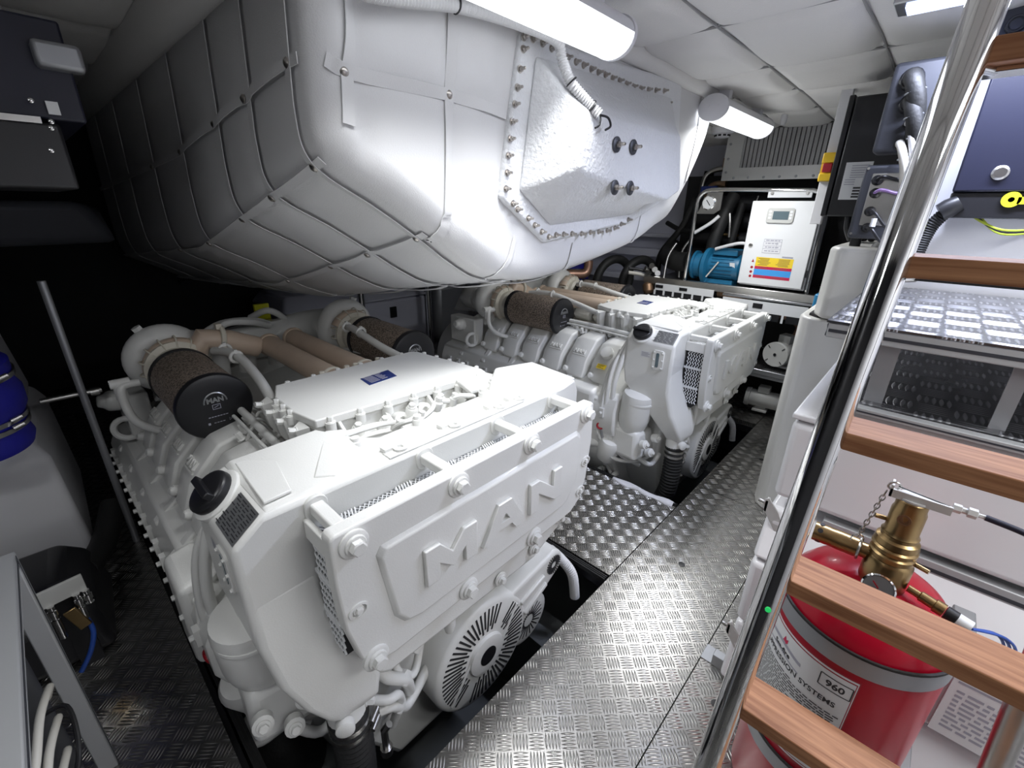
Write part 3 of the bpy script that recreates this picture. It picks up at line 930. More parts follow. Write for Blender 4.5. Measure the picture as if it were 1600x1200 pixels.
def letter(poly, hole=None):
    m = MB(); d0, d1 = .791, .776
    if hole:
        # ring of quads between outline and hole, same count
        n = len(poly)
        for dd in (d0, d1): m.v += [(x, dd, z) for x, z in poly] + [(x, dd, z) for x, z in hole]
        for i in range(n):
            j = (i + 1) % n
            for f in ((i, j, n + j, n + i), (2 * n + i, 2 * n + j, 3 * n + j, 3 * n + i), (i, j, 2 * n + j, 2 * n + i), (n + i, n + j, 3 * n + j, 3 * n + i)):
                m.f.append(list(f)); m.fm.append(0)
    else: m.prism(poly, 'y', d0, d1)
    return m
b0, t0 = .650, .768
letter([(.518, b0), (.518, t0), (.567, t0), (.609, .718), (.651, t0), (.700, t0), (.700, b0), (.655, b0), (.655, .705), (.609, .664), (.563, .705), (.563, b0)]).build('letter', W, panel, bevel=.003)
letter([(.722, b0), (.790, t0), (.846, t0), (.914, b0), (.866, b0), (.847, .676), (.789, .676), (.770, b0)],
       [(.7985, .700), (.8150, .726), (.8210, .726), (.8375, .700), (.830, .6995), (.824, .6995), (.812, .6995), (.806, .6995)]).build('letter', W, panel, bevel=.003)
letter([(.936, b0), (.936, t0), (.980, t0), (1.058, .706), (1.058, t0), (1.102, t0), (1.102, b0), (1.062, b0), (.978, .716), (.978, b0)]).build('letter', W, panel, bevel=.003)
for x, z in ((.347, .893), (.655, .900), (.957, .906), (1.262, .908), (.362, .516), (.678, .513), (.985, .522)):
    MB().lathe((x, .806, z), (0, -1, 0), [(.036, 0), (.036, .010), (.032, .013)], 22).hexbolt((x, .793, z), (0, -1, 0), .0195, 1.35).build('cover_bolt', W, cover)
for x, z in ((.336, .70), (1.283, .70), (1.262, .575)):
    MB().lathe((x, .804, z), (0, -1, 0), [(.021, 0), (.021, .006), (.016, .007), (.016, .002)], 18, sx=1.25).hexbolt((x, .803, z), (0, -1, 0), .0095).build('cover_bolt', W, cover)
for x in (.335, .655, .955, 1.255):
    q = MB().bx(x - .017, x + .017, .835, .962, .905, .936)
    q.build('spacer_bar', W, cover, bevel=.006, seg=3)
    MB().prism(rrect(x, .918, .028, .034, .024), 'y', .946, .957).build('spacer_foot', W, cover, bevel=.002)
# ---------------------------------------------------------------- intercooler box on top
ib = [(.505, 1.315), (1.20, 1.26), (1.215, 1.30), (1.165, 1.69), (1.14, 1.715), (.535, 1.715), (.49, 1.60), (.485, 1.42)]
ic = P_(MB().prism(off(ib, .008), 'z', .66, .935), 'intercooler', bevel=.012)
lid = MB().prism(ib, 'z', .935, .965).build('lid', W, ic, bevel=.005, seg=3)
for a, c2, n in ((ib[0], ib[1], 7), (ib[2], ib[3], 5), (ib[4], ib[5], 6), (ib[6], ib[7], 3)):
    for k in range(n):
        t_ = (k + .5) / n; x = a[0] + (c2[0] - a[0]) * t_; y = a[1] + (c2[1] - a[1]) * t_
        cx, cy = .83, 1.5; dl = math.hypot(x - cx, y - cy)
        x += (x - cx) / dl * .006; y += (y - cy) / dl * .006
        MB().lathe((x, y, .918), (0, 0, 1), [(.017, 0), (.017, .03)], 14).hexbolt((x, y, .948), (0, 0, 1), .010, 1.3, .016).build('lid_bolt', W, lid)
npx = MB().prism([(.783, 1.465), (.912, 1.478), (.925, 1.562), (.792, 1.548)], 'z', .9651, .967).build('name_plate', BLUEPL, lid)
t = MB(); rr = random.Random(4)
for k in range(6):
    y = 1.478 + k * .0125
    for s_, e_ in ((.80, .842), (.85, .85 + rr.uniform(.02, .055))): t.add([(s_, y + (s_ - .79) * .1, .9674), (e_, y + (e_ - .79) * .1, .9674), (e_, y + .006 + (e_ - .79) * .1, .9674), (s_, y + .006 + (s_ - .79) * .1, .9674)], [(0, 1, 2, 3)])
t.build('plate_print', GINK, npx)
# cast front wall of the intercooler: gussets, ports, bosses, cables
def fy(x): return 1.315 - (x - .505) * .079
for x in (.58, .74, .92, 1.05):
    MB().prism([(fy(x) + .01, .945), (fy(x) - .055, .90), (fy(x) - .05, .80), (fy(x) + .01, .72)], 'x', x - .006, x + .006).build('gusset', W, ic, bevel=.003)
for x, z, r in ((.67, .845, .036), (.79, .875, .03), (.885, .885, .03), (.84, .82, .034), (.99, .87, .032)):
    MB().lathe((x, fy(x) + .01, z), (0, -1, .25), [(r, 0), (r, .035), (r * .86, .04), (r * .5, .04), (r * .45, .028), (r * .2, .028)], 20).build('port_boss', W, ic)
for x, z, d in ((.545, .90, .05), (.625, .915, .06), (.72, .91, .07), (.83, .925, .05), (.95, .93, .06), (1.08, .93, .05), (1.13, .92, .07)):
    m = MB().lathe((x, fy(x) - d * .3, z - .05), (0, -.25, 1), [(.024, 0), (.022, .045), (.018, .05)], 14).hexbolt((x, fy(x) - d * .3 - .012, z), (0, -.25, 1), .0125, 1.25)
    m.build('bolt_boss', W, ic)
m = MB().prism([(1.02, 1.16), (1.15, 1.13), (1.22, 1.17), (1.20, 1.26), (1.05, 1.27)], 'z', .945, .965)
m.build('lifting_plate', W, ic, bevel=.006)
m = MB().prism([(.52, 1.285), (1.06, 1.24), (1.04, 1.15), (.62, 1.16)], 'z', .86, .885); m.build('cast_shelf', W, ic, bevel=.012)
for pts in ([(.47, 1.24, .955), (.52, 1.20, .945), (.60, 1.20, .94), (.68, 1.195, .935), (.74, 1.17, .93), (.79, 1.19, .92)],
            [(.78, 1.16, .92), (.83, 1.15, .945), (.88, 1.18, .955), (.94, 1.17, .94)],
            [(.93, 1.18, .935), (.95, 1.15, .965), (.99, 1.135, .96), (1.03, 1.15, .94)],
            [(.48, 1.26, .945), (.56, 1.225, .935), (.66, 1.22, .93), (.74, 1.2, .915)],
            [(.70, 1.19, .91), (.72, 1.14, .945), (.77, 1.13, .94), (.80, 1.16, .90)]):
    P_(MB().tube(pts, .0085, 8, sm=6), 'wiring_loom')
for x, y, z in ((.79, 1.165, .925), (.94, 1.17, .945), (.87, 1.17, .95), (.71, 1.18, .915)):
    P_(MB().lathe((x, y, z - .02), (.2, -.2, 1), [(.016, 0), (.016, .03), (.011, .034), (.011, .05)], 10), 'sensor_plug')
# scalloped left wall with bolts
for k in range(4):
    y = 1.37 + k * .095
    m = MB().loft([[(.492, y - .036, .94), (.492, y + .036, .94), (.492, y + .03, .80), (.492, y - .03, .80)], [(.455, y - .014, .93), (.455, y + .014, .93), (.470, y + .01, .84), (.470, y - .01, .84)]])
    m.hexbolt((.462, y, .925), (-1, 0, .35), .011, 1.2, .022)
    m.build('bolt_boss', W, ic, bevel=.003)
# ---------------------------------------------------------------- charge pipes, turbos, filters
def pipe(name, pts, r, m=W, n=18, sm=8, parent=None): return (MB().tube(pts, r, n, sm=sm)).build(name, m, parent or eng)
for x0, y0, x1, y1 in ((.795, 2.52, .785, 1.72), (.94, 2.56, .935, 1.72)):
    cpipe = pipe('charge_pipe', [(x0, y0, .90), (x1, y1, .905)], .052, BEIGE, 24, 0)
    for y, xx in ((y0, x0), (1.78, x1)):
        MB().lathe((xx, y, .90), (0, -1, 0), [(.052, -.004), (.060, 0), (.060, .012), (.055, .02)], 24).build('flange', BEIGE if y > 2 else CREAM, cpipe)
    for dx in (-.055, .055):
        MB().lathe((x1 + dx, 1.75, .905), (0, -1, 0), [(.02, 0), (.02, .05)], 12).hexbolt((x1 + dx, 1.75, .935), (0, 0, 1), .012, 1.3, .022).build('clamp_bolt', CREAM, cpipe)
def scroll(cx, cy, cz, R, r0, r1, a0, a1, n=36):
    pts = []; rs = []
    for k in range(n + 1):
        a = a0 + (a1 - a0) * k / n; q = k / n
        pts.append((cx + math.cos(a) * R * (1 - .12 * (1 - q)), cy, cz + math.sin(a) * R * (1 - .12 * (1 - q)))); rs.append(r0 + (r1 - r0) * q)
    return pts, rs
for sgn in (-1, 1):
    def sx(x): return x if sgn < 0 else 1.65 - x
    tx, ty, tz = sx(.375), 2.50, .88
    pts, rs = scroll(tx - (.02 if sgn < 0 else -.02), ty + .12, tz + .01, .118, .05, .088, (PI * 1.3 if sgn < 0 else -PI * .3), (PI * 1.3 - 1.95 * PI if sgn < 0 else -PI * .3 + 1.95 * PI))
    m = MB().tube(pts, rs, 18); m.lathe((tx, ty + .03, tz), (0, 1, 0), [(.10, 0), (.12, .03), (.12, .2), (.09, .24)], 28)
    tu = P_(m, 'turbocharger')
    pts, rs = scroll(tx, ty, tz, .098, .03, .05, (-PI * .4 if sgn < 0 else PI * 1.4), (-PI * .4 - 1.45 * PI if sgn < 0 else PI * 1.4 + 1.45 * PI))
    last = Vector(pts[-1])
    if sgn < 0: pts += [(sx(.50), ty + .0, tz + .112), (sx(.60), ty, tz + .085), (sx(.68), ty + .01, tz + .045), (sx(.735), ty + .02, tz + .02)] ; rs += [.053, .054, .054, .053]
    MB().tube(pts, rs, 18).build('compressor_scroll', BEIGE, tu)
    for a in range(9):
        an = -PI * .1 + a * PI * .14; q = Vector((tx + math.cos(an) * .098, ty, tz + math.sin(an) * .098))
        MB().torus(q, (math.sin(an), 0, -math.cos(an)), .051 - .002 * abs(a - 4), .004, 18, 6).build('rib', CREAM, tu)
    if sgn < 0: MB().torus((sx(.575), ty, tz + .098), (1 if sgn < 0 else -1, 0, -.2), .057, .012, 22, 8).bx(sx(.575) - .012, sx(.575) + .012, ty - .02, ty + .02, tz + .15, tz + .175).build('vee_clamp', CREAM, tu)
    MB().lathe((tx, ty - .10, tz), (0, 1, 0), [(.085, 0), (.105, .02), (.105, .05), (.13, .06), (.13, .08), (.10, .1)], 28).build('inlet_flange', CREAM, tu)
    MB().lathe((tx - (.08 if sgn < 0 else -.08), ty + .14, tz + .155), (-.5 * (1 if sgn < 0 else -1), 0, 1), [(.022, 0), (.022, .03), (.014, .032)], 6).build('boss', W, tu)
    # air filter
    fx, fz = sx(.368), .873
    af = P_(MB().lathe((fx, 1.895, fz), (0, 1, 0), [(.124, 0), (.124, .46)], 48, cap=True), 'air_filter', PLEAT)
    MB().lathe((fx, 1.882, fz), (0, 1, 0), [(.06, 0), (.114, 0), (.126, .004), (.131, .012), (.131, .03), (.125, .032)], 48).build('end_cap', BLK, af)
    MB().lathe((fx, 2.33, fz), (0, 1, 0), [(.129, 0), (.129, .03), (.09, .04)], 40).build('rear_rim', BLK, af)
    for k in range(3):
        MB().lathe((fx, 2.0 + .11 * k, fz), (0, 1, 0), [(.1252, 0), (.1252, .003)], 48, cap=False).build('mesh_band', PLEAT, af)
    y = 1.8812
    lg = MB().torus((fx, y, fz + .022), (0, -1, 0), .038, .0032, 24, 6, (0 if 1 else 0), PI)
    text_geo('MAN', .026, (fx, y - .0005, fz + .0225), (1, 0, 0), (0, 0, 1), .001, 'CENTER', lg, bold=.0012)
    lg.build('logo', SILV, af)
    pr_ = MB().bx(fx - .014, fx + .014, y - .001, y, fz - .006, fz - .004).bx(fx - .014, fx + .014, y - .001, y, fz + .012, fz + .014)
    pr_.bx(fx - .014, fx - .012, y - .001, y, fz - .006, fz + .014).bx(fx + .012, fx + .014, y - .001, y, fz - .006, fz + .014)
    pr_.bar((fx - .008, y, fz + .001), (fx + .008, y, fz + .008), .0015, .002)
    for k in range(7): pr_.bx(fx - .034 + k * .0098, fx - .027 + k * .0098, y - .001, y, fz - .036, fz - .033)
    pr_.torus((fx + .036, y, fz - .058), (0, -1, 0), .006, .0009, 3, 4).bx(fx - .04, fx - .032, y - .001, y, fz - .064, fz - .055)
    for k in range(4): pr_.bx(fx - .02 + k * .01, fx - .013 + k * .01, y - .001, y, fz - .061, fz - .0585)
    pr_.build('cap_print', GINK, af)
    # breather pipe from the filter to the intercooler
    bp_ = pipe('breather_pipe', [(sx(.50), 2.33, .97), (sx(.525), 2.22, .985), (sx(.54), 2.1, .98), (sx(.535), 1.9, .945), (sx(.51), 1.69, .91)], .019, W, 12, 5)
    for y in (2.27, 2.12):
        MB().torus((sx(.53), y, .983), (0, 1, .02), .023, .007, 18, 8).bx(sx(.53) - .006, sx(.53) + .006, y - .008, y + .008, 1.0, 1.016).build('clip', W, bp_)
    pipe('oil_drain', [(sx(.22), 2.45, .86), (sx(.17), 2.45, .86), (sx(.15), 2.44, .84), (sx(.15), 2.43, .76), (sx(.17), 2.38, .70), (sx(.24), 2.3, .665), (sx(.34), 2.2, .65)], .017, W, 12, 5)
    P_(MB().cyl((sx(.19), 2.46, .87), (sx(.12), 2.46, .87), .02).cyl((sx(.15), 2.46, .87), (sx(.15), 2.45, .80), .022), 'oil_union')
    P_(MB().torus((sx(.14), 2.62, .60), (.3, 1, 0), .05, .014, 20, 8), 'lifting_eye')
    P_(MB().lathe((sx(.16), 2.75, .70), (-1 if sgn < 0 else 1, 0, .2), [(.05, 0), (.05, .05), (.03, .07), (.03, .09)], 14).bx(sx(.2) - .05, sx(.2) + .05, 2.6, 2.9, .55, .76), 'exhaust_bracket', bevel=.012)
# exhaust bends and gearbox behind
for sgn in (-1, 1):
    def sx(x): return x if sgn < 0 else 1.65 - x
    pipe('exhaust_elbow', [(sx(.375), 2.78, .88), (sx(.40), 2.9, .87), (sx(.50), 3.02, .84), (sx(.66), 3.06, .80)], [.10] * 19 if False else .095, W, 18, 6)
g_ = P_(MB().lathe((.82, 2.94, .18), (0, 1, 0), [(.52, 0), (.52, .14), (.46, .2), (.36, .34), (.34, .6), (.28, .66)], 36), 'gearbox')
MB().loft([[(.62, 2.95, .70), (1.15, 2.95, .70), (1.0, 3.5, .62), (.66, 3.5, .62)], [(.68, 2.98, .90), (1.10, 2.98, .92), (1.08, 3.42, .84), (.70, 3.42, .80)]]).build('gearbox_cover', W, g_, bevel=.03, seg=3)
for pts in ([(.55, 3.0, .86), (.7, 2.96, .95), (.9, 2.98, .93), (1.05, 3.05, .84)], [(.62, 2.9, .90), (.70, 2.86, .97), (.84, 2.88, .95), (.95, 2.95, .90)], [(.9, 3.1, .93), (.98, 3.0, .98), (1.08, 3.02, .9), (1.1, 3.1, .8)]):
    pipe('oil_pipe', pts, .02, W, 10, 6)
for x, y in ((.60, 2.75), (.72, 2.70), (.88, 2.72), (1.0, 2.78)):
    P_(MB().lathe((x, y, .72), (.1, .05, 1), [(.045, 0), (.045, .1), (.03, .14), (.02, .17)], 12), 'actuator')
# ---------------------------------------------------------------- lower front: belt guard, filters, pipes, mount
gx, gy, gz, gr = .835, .905, .0, .238
guard = P_(MB().lathe((gx, gy, gz), (0, 1, 0), [(gr * .5, -.012), (gr - .02, -.010), (gr - .006, -.004), (gr, .006), (gr, .12), (gr - .01, .12)], 56), 'damper_guard')
MB().lathe((gx, gy - .012, gz), (0, -1, 0), [(.088, 0), (.084, .012), (.066, .016), (.042, .016)], 36).build('hub_ring', W, guard)
MB().lathe((gx, gy - .0245, gz), (0, -1, 0), [(.040, 0), (.040, .005)], 28).build('hub_bore', BLK, guard)
sl = MB(); sl2 = MB()
for k in range(60):
    a = 2 * PI * k / 60
    if abs(math.sin(a - PI * .30)) < .14: continue
    rin = .105 + .02 * (k % 2); rout = gr - .028
    ca, sa = math.cos(a), math.sin(a)
    sl.bar((gx + ca * rin, gy - .0125, gz + sa * rin), (gx + ca * rout, gy - .0105, gz + sa * rout), .0075, .003, (0, 1, 0))
sl.build('vent_slots', DARK, guard)
for s in (-1, 1):
    a = PI * .30; ca, sa = math.cos(a), math.sin(a)
    MB().bar((gx + s * sa * .075, gy - .016, gz - s * ca * .075), (gx + s * sa * .07 + ca * s * .20, gy - .013, gz - s * ca * .07 + sa * s * .20), .012, .008, (0, 1, 0)).build('ridge', W, guard, bevel=.003)
# belt guard arm up to the alternator pulley
ax, az = 1.255, .145
arm = []
d_ = Vector((ax - gx, 0, az - gz)).normalized(); pn = Vector((-d_.z, 0, d_.x))
for k in range(13):
    a = PI * k / 12 - PI / 2
    q = Vector((ax, 0, az)) + d_ * math.cos(a) * .066 + pn * math.sin(a) * .066
    arm.append((q.x, q.z))
q = Vector((gx, 0, gz)) + d_ * .15 + pn * .125; arm.append((q.x, q.z)); q = Vector((gx, 0, gz)) + d_ * .15 - pn * .125; arm.append((q.x, q.z))
ba = P_(MB().prism(arm, 'y', .90, 1.02), 'belt_guard', bevel=.016, seg=4)
sl = MB()
for k in range(24):
    a = 2 * PI * k / 24; ca, sa = math.cos(a), math.sin(a)
    sl.bar((ax + ca * .016, .8985, az + sa * .016), (ax + ca * .046, .8985, az + sa * .046), .0042, .003, (0, 1, 0))
sl.build('vent_slots', DARK, ba)
q0 = Vector((gx, 0, gz)) + d_ * .22 + pn * .02; q1 = Vector((ax, 0, az)) - d_ * .07 + pn * .012
MB().bar((q0.x, .897, q0.z), (q1.x, .897, q1.z), .02, .02, (0, 1, 0)).build('ridge', W, ba, bevel=.006)
q0 -= pn * .08; q1 -= pn * .055
MB().bar((q0.x, .897, q0.z), (q1.x, .897, q1.z), .02, .02, (0, 1, 0)).build('ridge', W, ba, bevel=.006)
alt = P_(MB().lathe((1.27, 1.0, .02), (0, 1, 0), [(.10, 0), (.12, .02), (.12, .16), (.09, .2)], 26), 'alternator', CREAM)
P_(MB().lathe((1.12, .93, -.09), (0, 1, 0), [(.10, -.01), (.125, 0), (.125, .12)], 30), 'raw_water_pump')
sl = MB()
for k in range(22):
    a = 2 * PI * k / 22; ca, sa = math.cos(a), math.sin(a)
    sl.bar((1.12 + ca * .03, .919, -.09 + sa * .03), (1.12 + ca * .09, .921, -.09 + sa * .09), .006, .003, (0, 1, 0))
P_(sl, 'pump_slots', DARK)
MB().corr([(1.33, .98, .13), (1.38, .95, .06), (1.41, .90, -.02), (1.42, .88, -.16)], .022, .010, .12, 12, 8).build('ribbed_hose', GREYC, eng)
# oil filters tucked behind the left duct
for y, tilt in ((1.17, -.12),):
    of = P_(MB().lathe((.185, y, .30), (-.05, tilt, 1), [(.07, 0), (.088, .05), (.095, .09), (.095, .24), (.09, .262), (.06, .272), (.02, .275)], 32), 'oil_filter')
    MB().lathe((.172, y - .032, .565), (-.05, tilt, 1), [(.025, 0), (.025, .022), (.02, .026)], 6).build('hex_nut', W, of)
    MB().lathe((.178, y - .027, .505), (-.05, tilt, 1), [(.0975, 0), (.0995, .008), (.0975, .016)], 32).build('collar', W, of)
P_(MB().loft([[(.10, 1.08, .12), (.30, 1.05, .12), (.34, 1.30, .12), (.12, 1.32, .12)], [(.11, 1.09, .32), (.28, 1.07, .32), (.32, 1.28, .32), (.12, 1.30, .32)]]), 'filter_head', bevel=.03, seg=3)
for x, y, z in ((.13, 1.06, .25), (.24, 1.04, .26), (.20, 1.05, .17)):
    P_(MB().lathe((x, y, z), (-.2, -1, .4), [(.028, 0), (.028, .03), (.02, .034)], 14).hexbolt((x - .006, y - .032, z + .012), (-.2, -1, .4), .013), 'port_plug')
# looms and pipes at the front left, coolant pipes under the housing
for pts, r in (([(.20, 1.26, .86), (.15, 1.27, .74), (.12, 1.29, .56), (.13, 1.27, .38), (.16, 1.15, .18), (.25, 1.05, .06), (.33, 1.02, .12)], .016),
               ([(.22, 1.28, .85), (.13, 1.31, .70), (.10, 1.32, .50), (.11, 1.31, .32), (.15, 1.22, .12), (.26, 1.12, .02)], .013),
               ([(.25, 1.29, .82), (.17, 1.34, .70), (.13, 1.36, .56), (.10, 1.37, .42), (.10, 1.36, .22)], .012),
               ([(.18, 1.3, .80), (.14, 1.33, .66), (.09, 1.34, .46), (.10, 1.33, .28), (.15, 1.30, .10)], .010),
               ([(.10, 1.36, .24), (.13, 1.25, .08), (.25, 1.12, .06), (.34, 1.06, .12), (.42, 1.0, .22)], .014)):
    P_(MB().tube(pts, r, 10, sm=6), 'wiring_loom')
P_(MB().torus((.082, 1.335, .30), (-1, -.4, .2), .020, .007, 16, 8), 'dipstick_ring', REDP)
P_(MB().tube([(.085, 1.33, .28), (.11, 1.32, .18), (.14, 1.3, .05)], .009, 8), 'dipstick_tube', GALV)
P_(MB().loft([[(.06, 1.40, .52), (.16, 1.40, .54), (.16, 1.62, .54), (.06, 1.62, .52)], [(.055, 1.41, .20), (.16, 1.41, .18), (.16, 1.60, .18), (.055, 1.60, .20)]]), 'control_unit', bevel=.025, seg=3)
for pts, r in (([(.42, .96, .33), (.44, .93, .24), (.50, .92, .17), (.53, .95, .06)], .020), ([(.40, .92, .13), (.44, .91, .12), (.47, .92, .07), (.52, .94, .02), (.64, .97, .08)], .017),
               ([(.44, .98, .36), (.50, .93, .29), (.58, .93, .30), (.62, .97, .36)], .018), ([(.50, 1.0, .30), (.49, .94, .20), (.54, .93, .15), (.60, .97, .2)], .014),
               ([(.36, .95, .2), (.42, .90, .18), (.46, .90, .16), (.48, .93, .07), (.46, .96, -.05)], .015)):
    P_(MB().tube(pts, r, 12, sm=6), 'coolant_pipe')
for x, y, z in ((.50, .92, .18), (.56, .93, .26), (.47, .92, .08), (.60, .94, .32), (.44, .94, .29)):
    P_(MB().lathe((x, y, z), (.4, -1, .3), [(.026, -.02), (.026, .01), (.02, .014)], 6), 'pipe_union')
P_(MB().tube([(.40, .90, -.02), (.40, .90, .06), (.415, .89, .085)], .012, 8).lathe((.40, .90, -.05), (0, 0, 1), [(.02, 0), (.02, .03)], 10), 'drain_tap', STEEL)
# front mounts
for sgn in (-1, 1):
    def sx(x): return x if sgn < 0 else 2 * XC - x
    mt = P_(MB().lathe((sx(.20), 1.36, -.42), (0, 0, 1), [(.15, 0), (.15, .05), (.12, .10), (.12, .16), (.08, .22), (.05, .26)], 28), 'rubber_mount', RUB)
    q = MB()
    ring = rrect(sx(.19), 1.32, .085, .055, .05)
    q.tube([(x, y, -.10) for x, y in ring] + [(ring[0][0], ring[0][1], -.10)], .02, 8)
    q.bar((sx(.26), 1.34, -.08), (sx(.42), 1.34, .04), .09, .05)
    q.build('mount_arm', W, mt, bevel=.006)
    MB().lathe((sx(.20), 1.34, -.16), (0, 0, 1), [(.022, 0), (.022, .05), (.012, .05), (.012, .1)], 6).build('mount_nut', STEEL, mt)
    P_(MB().bx(min(sx(.12), sx(.3)), max(sx(.12), sx(.3)), 2.5, 2.8, -.42, -.12), 'rear_mount', RUB, bevel=.02)
P_(MB().tube([(.15, 1.55, .02), (.12, 1.5, .10), (.13, 1.4, .14), (.2, 1.3, .13)], .03, 14, sm=6), 'bypass_pipe')
P_(MB().lathe((.20, 1.33, .02), (-.35, -.3, 1), [(.05, 0), (.075, .03), (.078, .18), (.06, .21), (.02, .215)], 26), 'fuel_filter')
P_(MB().lathe((.21, 1.34, -.03), (-.2, -.2, 1), [(.03, 0), (.03, .04)], 12).cyl((.20, 1.33, -.03), (.22, 1.3, -.1), .012), 'filter_drain')

eng2 = copy_tree(eng, (2.2, 0, 0))
eng2['label'] = 'far white V12 marine diesel engine in the right hatch beside the pump shelves'
# ---------------------------------------------------------------- ladder
lad = thing('boarding_ladder', 'steep ladder with polished steel stile and varnished teak treads at the right', 'ladder', (.6, -.2, 0))
def stx(z): return .70 + .2023 * (z - .652)
def sty(z): return .079 - .0281 * (z - .652)
for Y in (0, -.57):
    MB().tube([(stx(0), sty(0) + Y, 0.0), (stx(2.185), sty(2.185) + Y, 2.185)], .0225, 28).build('stile', CHROME, lad)
TR = [(.715, .725), (.775, 1.0), (.825, 1.275), (.872, 1.543), (.935, 1.815), (.66, .49), (.61, .24)]
for X, z in TR:
    tr = MB().bx(X, X + .085, sty(z) - .55, sty(z) - .016, z - .030, z).build('tread', WOOD, lad, bevel=.002)
    MB().bx(X + .03, X + .075, sty(z) - .545, sty(z) - .014, z - .036, z - .0305).build('bracket', CHROME, tr)
    MB().cyl((stx(z), sty(z) - .01, z - .033), (X + .04, sty(z) - .03, z - .033), .006).build('lug', CHROME, tr)
MB().lathe((stx(.95) - .0205, sty(.95) - .006, .95), (-1, -.3, 0), [(.005, 0), (.005, .003)], 12).build('indicator_glow', GREENL, lad)
# ---------------------------------------------------------------- fire bottle
BX, BY, BR = 1.15, -.078, .165
fb = thing('fire_suppression_bottle', 'large red fire suppression bottle with brass valve standing behind the ladder', 'fire extinguisher', (BX, BY, 0))
prof = [(.10, 0), (.155, .015), (BR, .05), (BR, .71), (.162, .745), (.150, .778), (.128, .808), (.095, .832), (.055, .846), (.03, .851)]
cyl = MB().lathe((BX, BY, 0), (0, 0, 1), prof, 64).build('cylinder', RED, fb)
for z in (.69, .265):
    st = MB().lathe((BX, BY, z), (0, 0, 1), [(BR + .001, 0), (BR + .004, 0), (BR + .004, .045), (BR + .001, .045)], 64, cap=False).build('strap', GALV, fb)
    MB().lathe((BX, BY, z + .045), (0, 0, 1), [(BR + .001, 0), (BR + .006, .0), (BR + .006, .006), (BR + .001, .006)], 64, cap=False).build('strap_edge', RUB, st)
    MB().bx(BX - .02, BX + .17, BY - BR - .03, BY - BR + .01, z + .005, z + .04).build('clamp_ear', GALV, st, bevel=.003)
def wrapz(a0, z0, k=1.0, dr=0.0):
    def f(x, y, h):
        a = a0 + x / BR
        r = BR + .0018 + dr + h
        return (BX + math.cos(a) * r, BY + math.sin(a) * r, z0 + y)
    return f
def patch(a0, a1, z0, z1, dr, name, m, par):
    q = MB(); n = 24; ring = []
    for k in range(n + 1):
        a = a0 + (a1 - a0) * k / n
        ring.append([(BX + math.cos(a) * (BR + dr), BY + math.sin(a) * (BR + dr), z) for z in (z0, z1)])
    q.loft([[r[0] for r in ring], [r[1] for r in ring]], cap=False, closed=False)
    return q.build(name, m, par)
A0, A1 = math.radians(72), math.radians(191)
lb = patch(A0, A1, .335, .672, .0006, 'instruction_label', WINE, fb)
patch(A0 - .02, A1 - .018, .34, .667, .0009, 'label_border', PAPER, lb)
patch(A0 - .02, A1 - .03, .345, .662, .0012, 'label_line', WINE, lb)
patch(A0 - .02, A1 - .04, .348, .659, .0015, 'label_field', PAPER, lb)
aend = A1 - .05
t = text_geo('FIRE SUPPRESSION SYSTEMS', .0198, 0, 0, 0, .0002, 'LEFT', None, wrapz(aend - .262 / BR, .570), bold=.0003)
t.build('label_heading', INK, lb)
t = text_geo('960', .024, 0, 0, 0, .0002, 'CENTER', None, wrapz(aend - .030 / BR, .618), bold=.0006)
fr_ = [(-.03, -.008), (.03, -.008), (.03, .027), (-.03, .027)]
w_ = wrapz(aend - .030 / BR, .618)
for a, b in zip(fr_, fr_[1:] + fr_[:1]):
    dx, dy = (.0012, 0) if a[0] == b[0] else (0, .0012)
    n = 8
    for k in range(n):
        p = [(a[0] + (b[0] - a[0]) * (k + i) / n, a[1] + (b[1] - a[1]) * (k + i) / n) for i in (0, 1)]
        t.add([w_(p[0][0] - dx, p[0][1] - dy, .0003), w_(p[1][0] - dx, p[1][1] - dy, .0003), w_(p[1][0] + dx, p[1][1] + dy, .0003), w_(p[0][0] + dx, p[0][1] + dy, .0003)], [(0, 1, 2, 3)])
t.build('model_number', INK, lb)
# maker's mark: a flame over a wavy grey band with script
w_ = wrapz(aend - .155 / BR, .606)
m = MB()
def wl(poly): m.add([w_(x, y, .0003) for x, y in poly], [list(range(len(poly)))])
wl([(-.004, .022), (.002, .040), (.006, .030), (.012, .036), (.012, .024), (.006, .018)])
m.build('flame_mark', PRED, lb)
m = MB()
for k in range(20):
    x0 = -.055 + k * .0055; x1 = x0 + .0055
    f1 = lambda x: .006 * math.sin((x + .05) * 40)
    wl([(x0, f1(x0) + .008), (x1, f1(x1) + .008), (x1, f1(x1) + .017), (x0, f1(x0) + .017)])
    wl([(x0, f1(x0) - .016), (x1, f1(x1) - .016), (x1, f1(x1) - .012), (x0, f1(x0) - .012)])
m.build('wave_mark', GINK, lb)
text_geo('Sea-fire', .018, 0, 0, 0, .0002, 'CENTER', None, wrapz(aend - .155 / BR, .598), bold=.0005).build('maker_script', INK, lb)
rr = random.Random(11); m = MB()
for k in range(26):
    y = .552 - k * .0072
    x = -.262
    end = -.006 - rr.uniform(0, .03) if k % 6 else -.12
    w_ = wrapz(aend, 0)
    while x < end:
        l = rr.uniform(.006, .018)
        m.add([w_(x, y, .0003), w_(x + l, y, .0003), w_(x + l, y + .0032, .0003), w_(x, y + .0032, .0003)], [(0, 1, 2, 3)]); x += l + rr.uniform(.002, .004)
m.build('small_print', INK, lb)
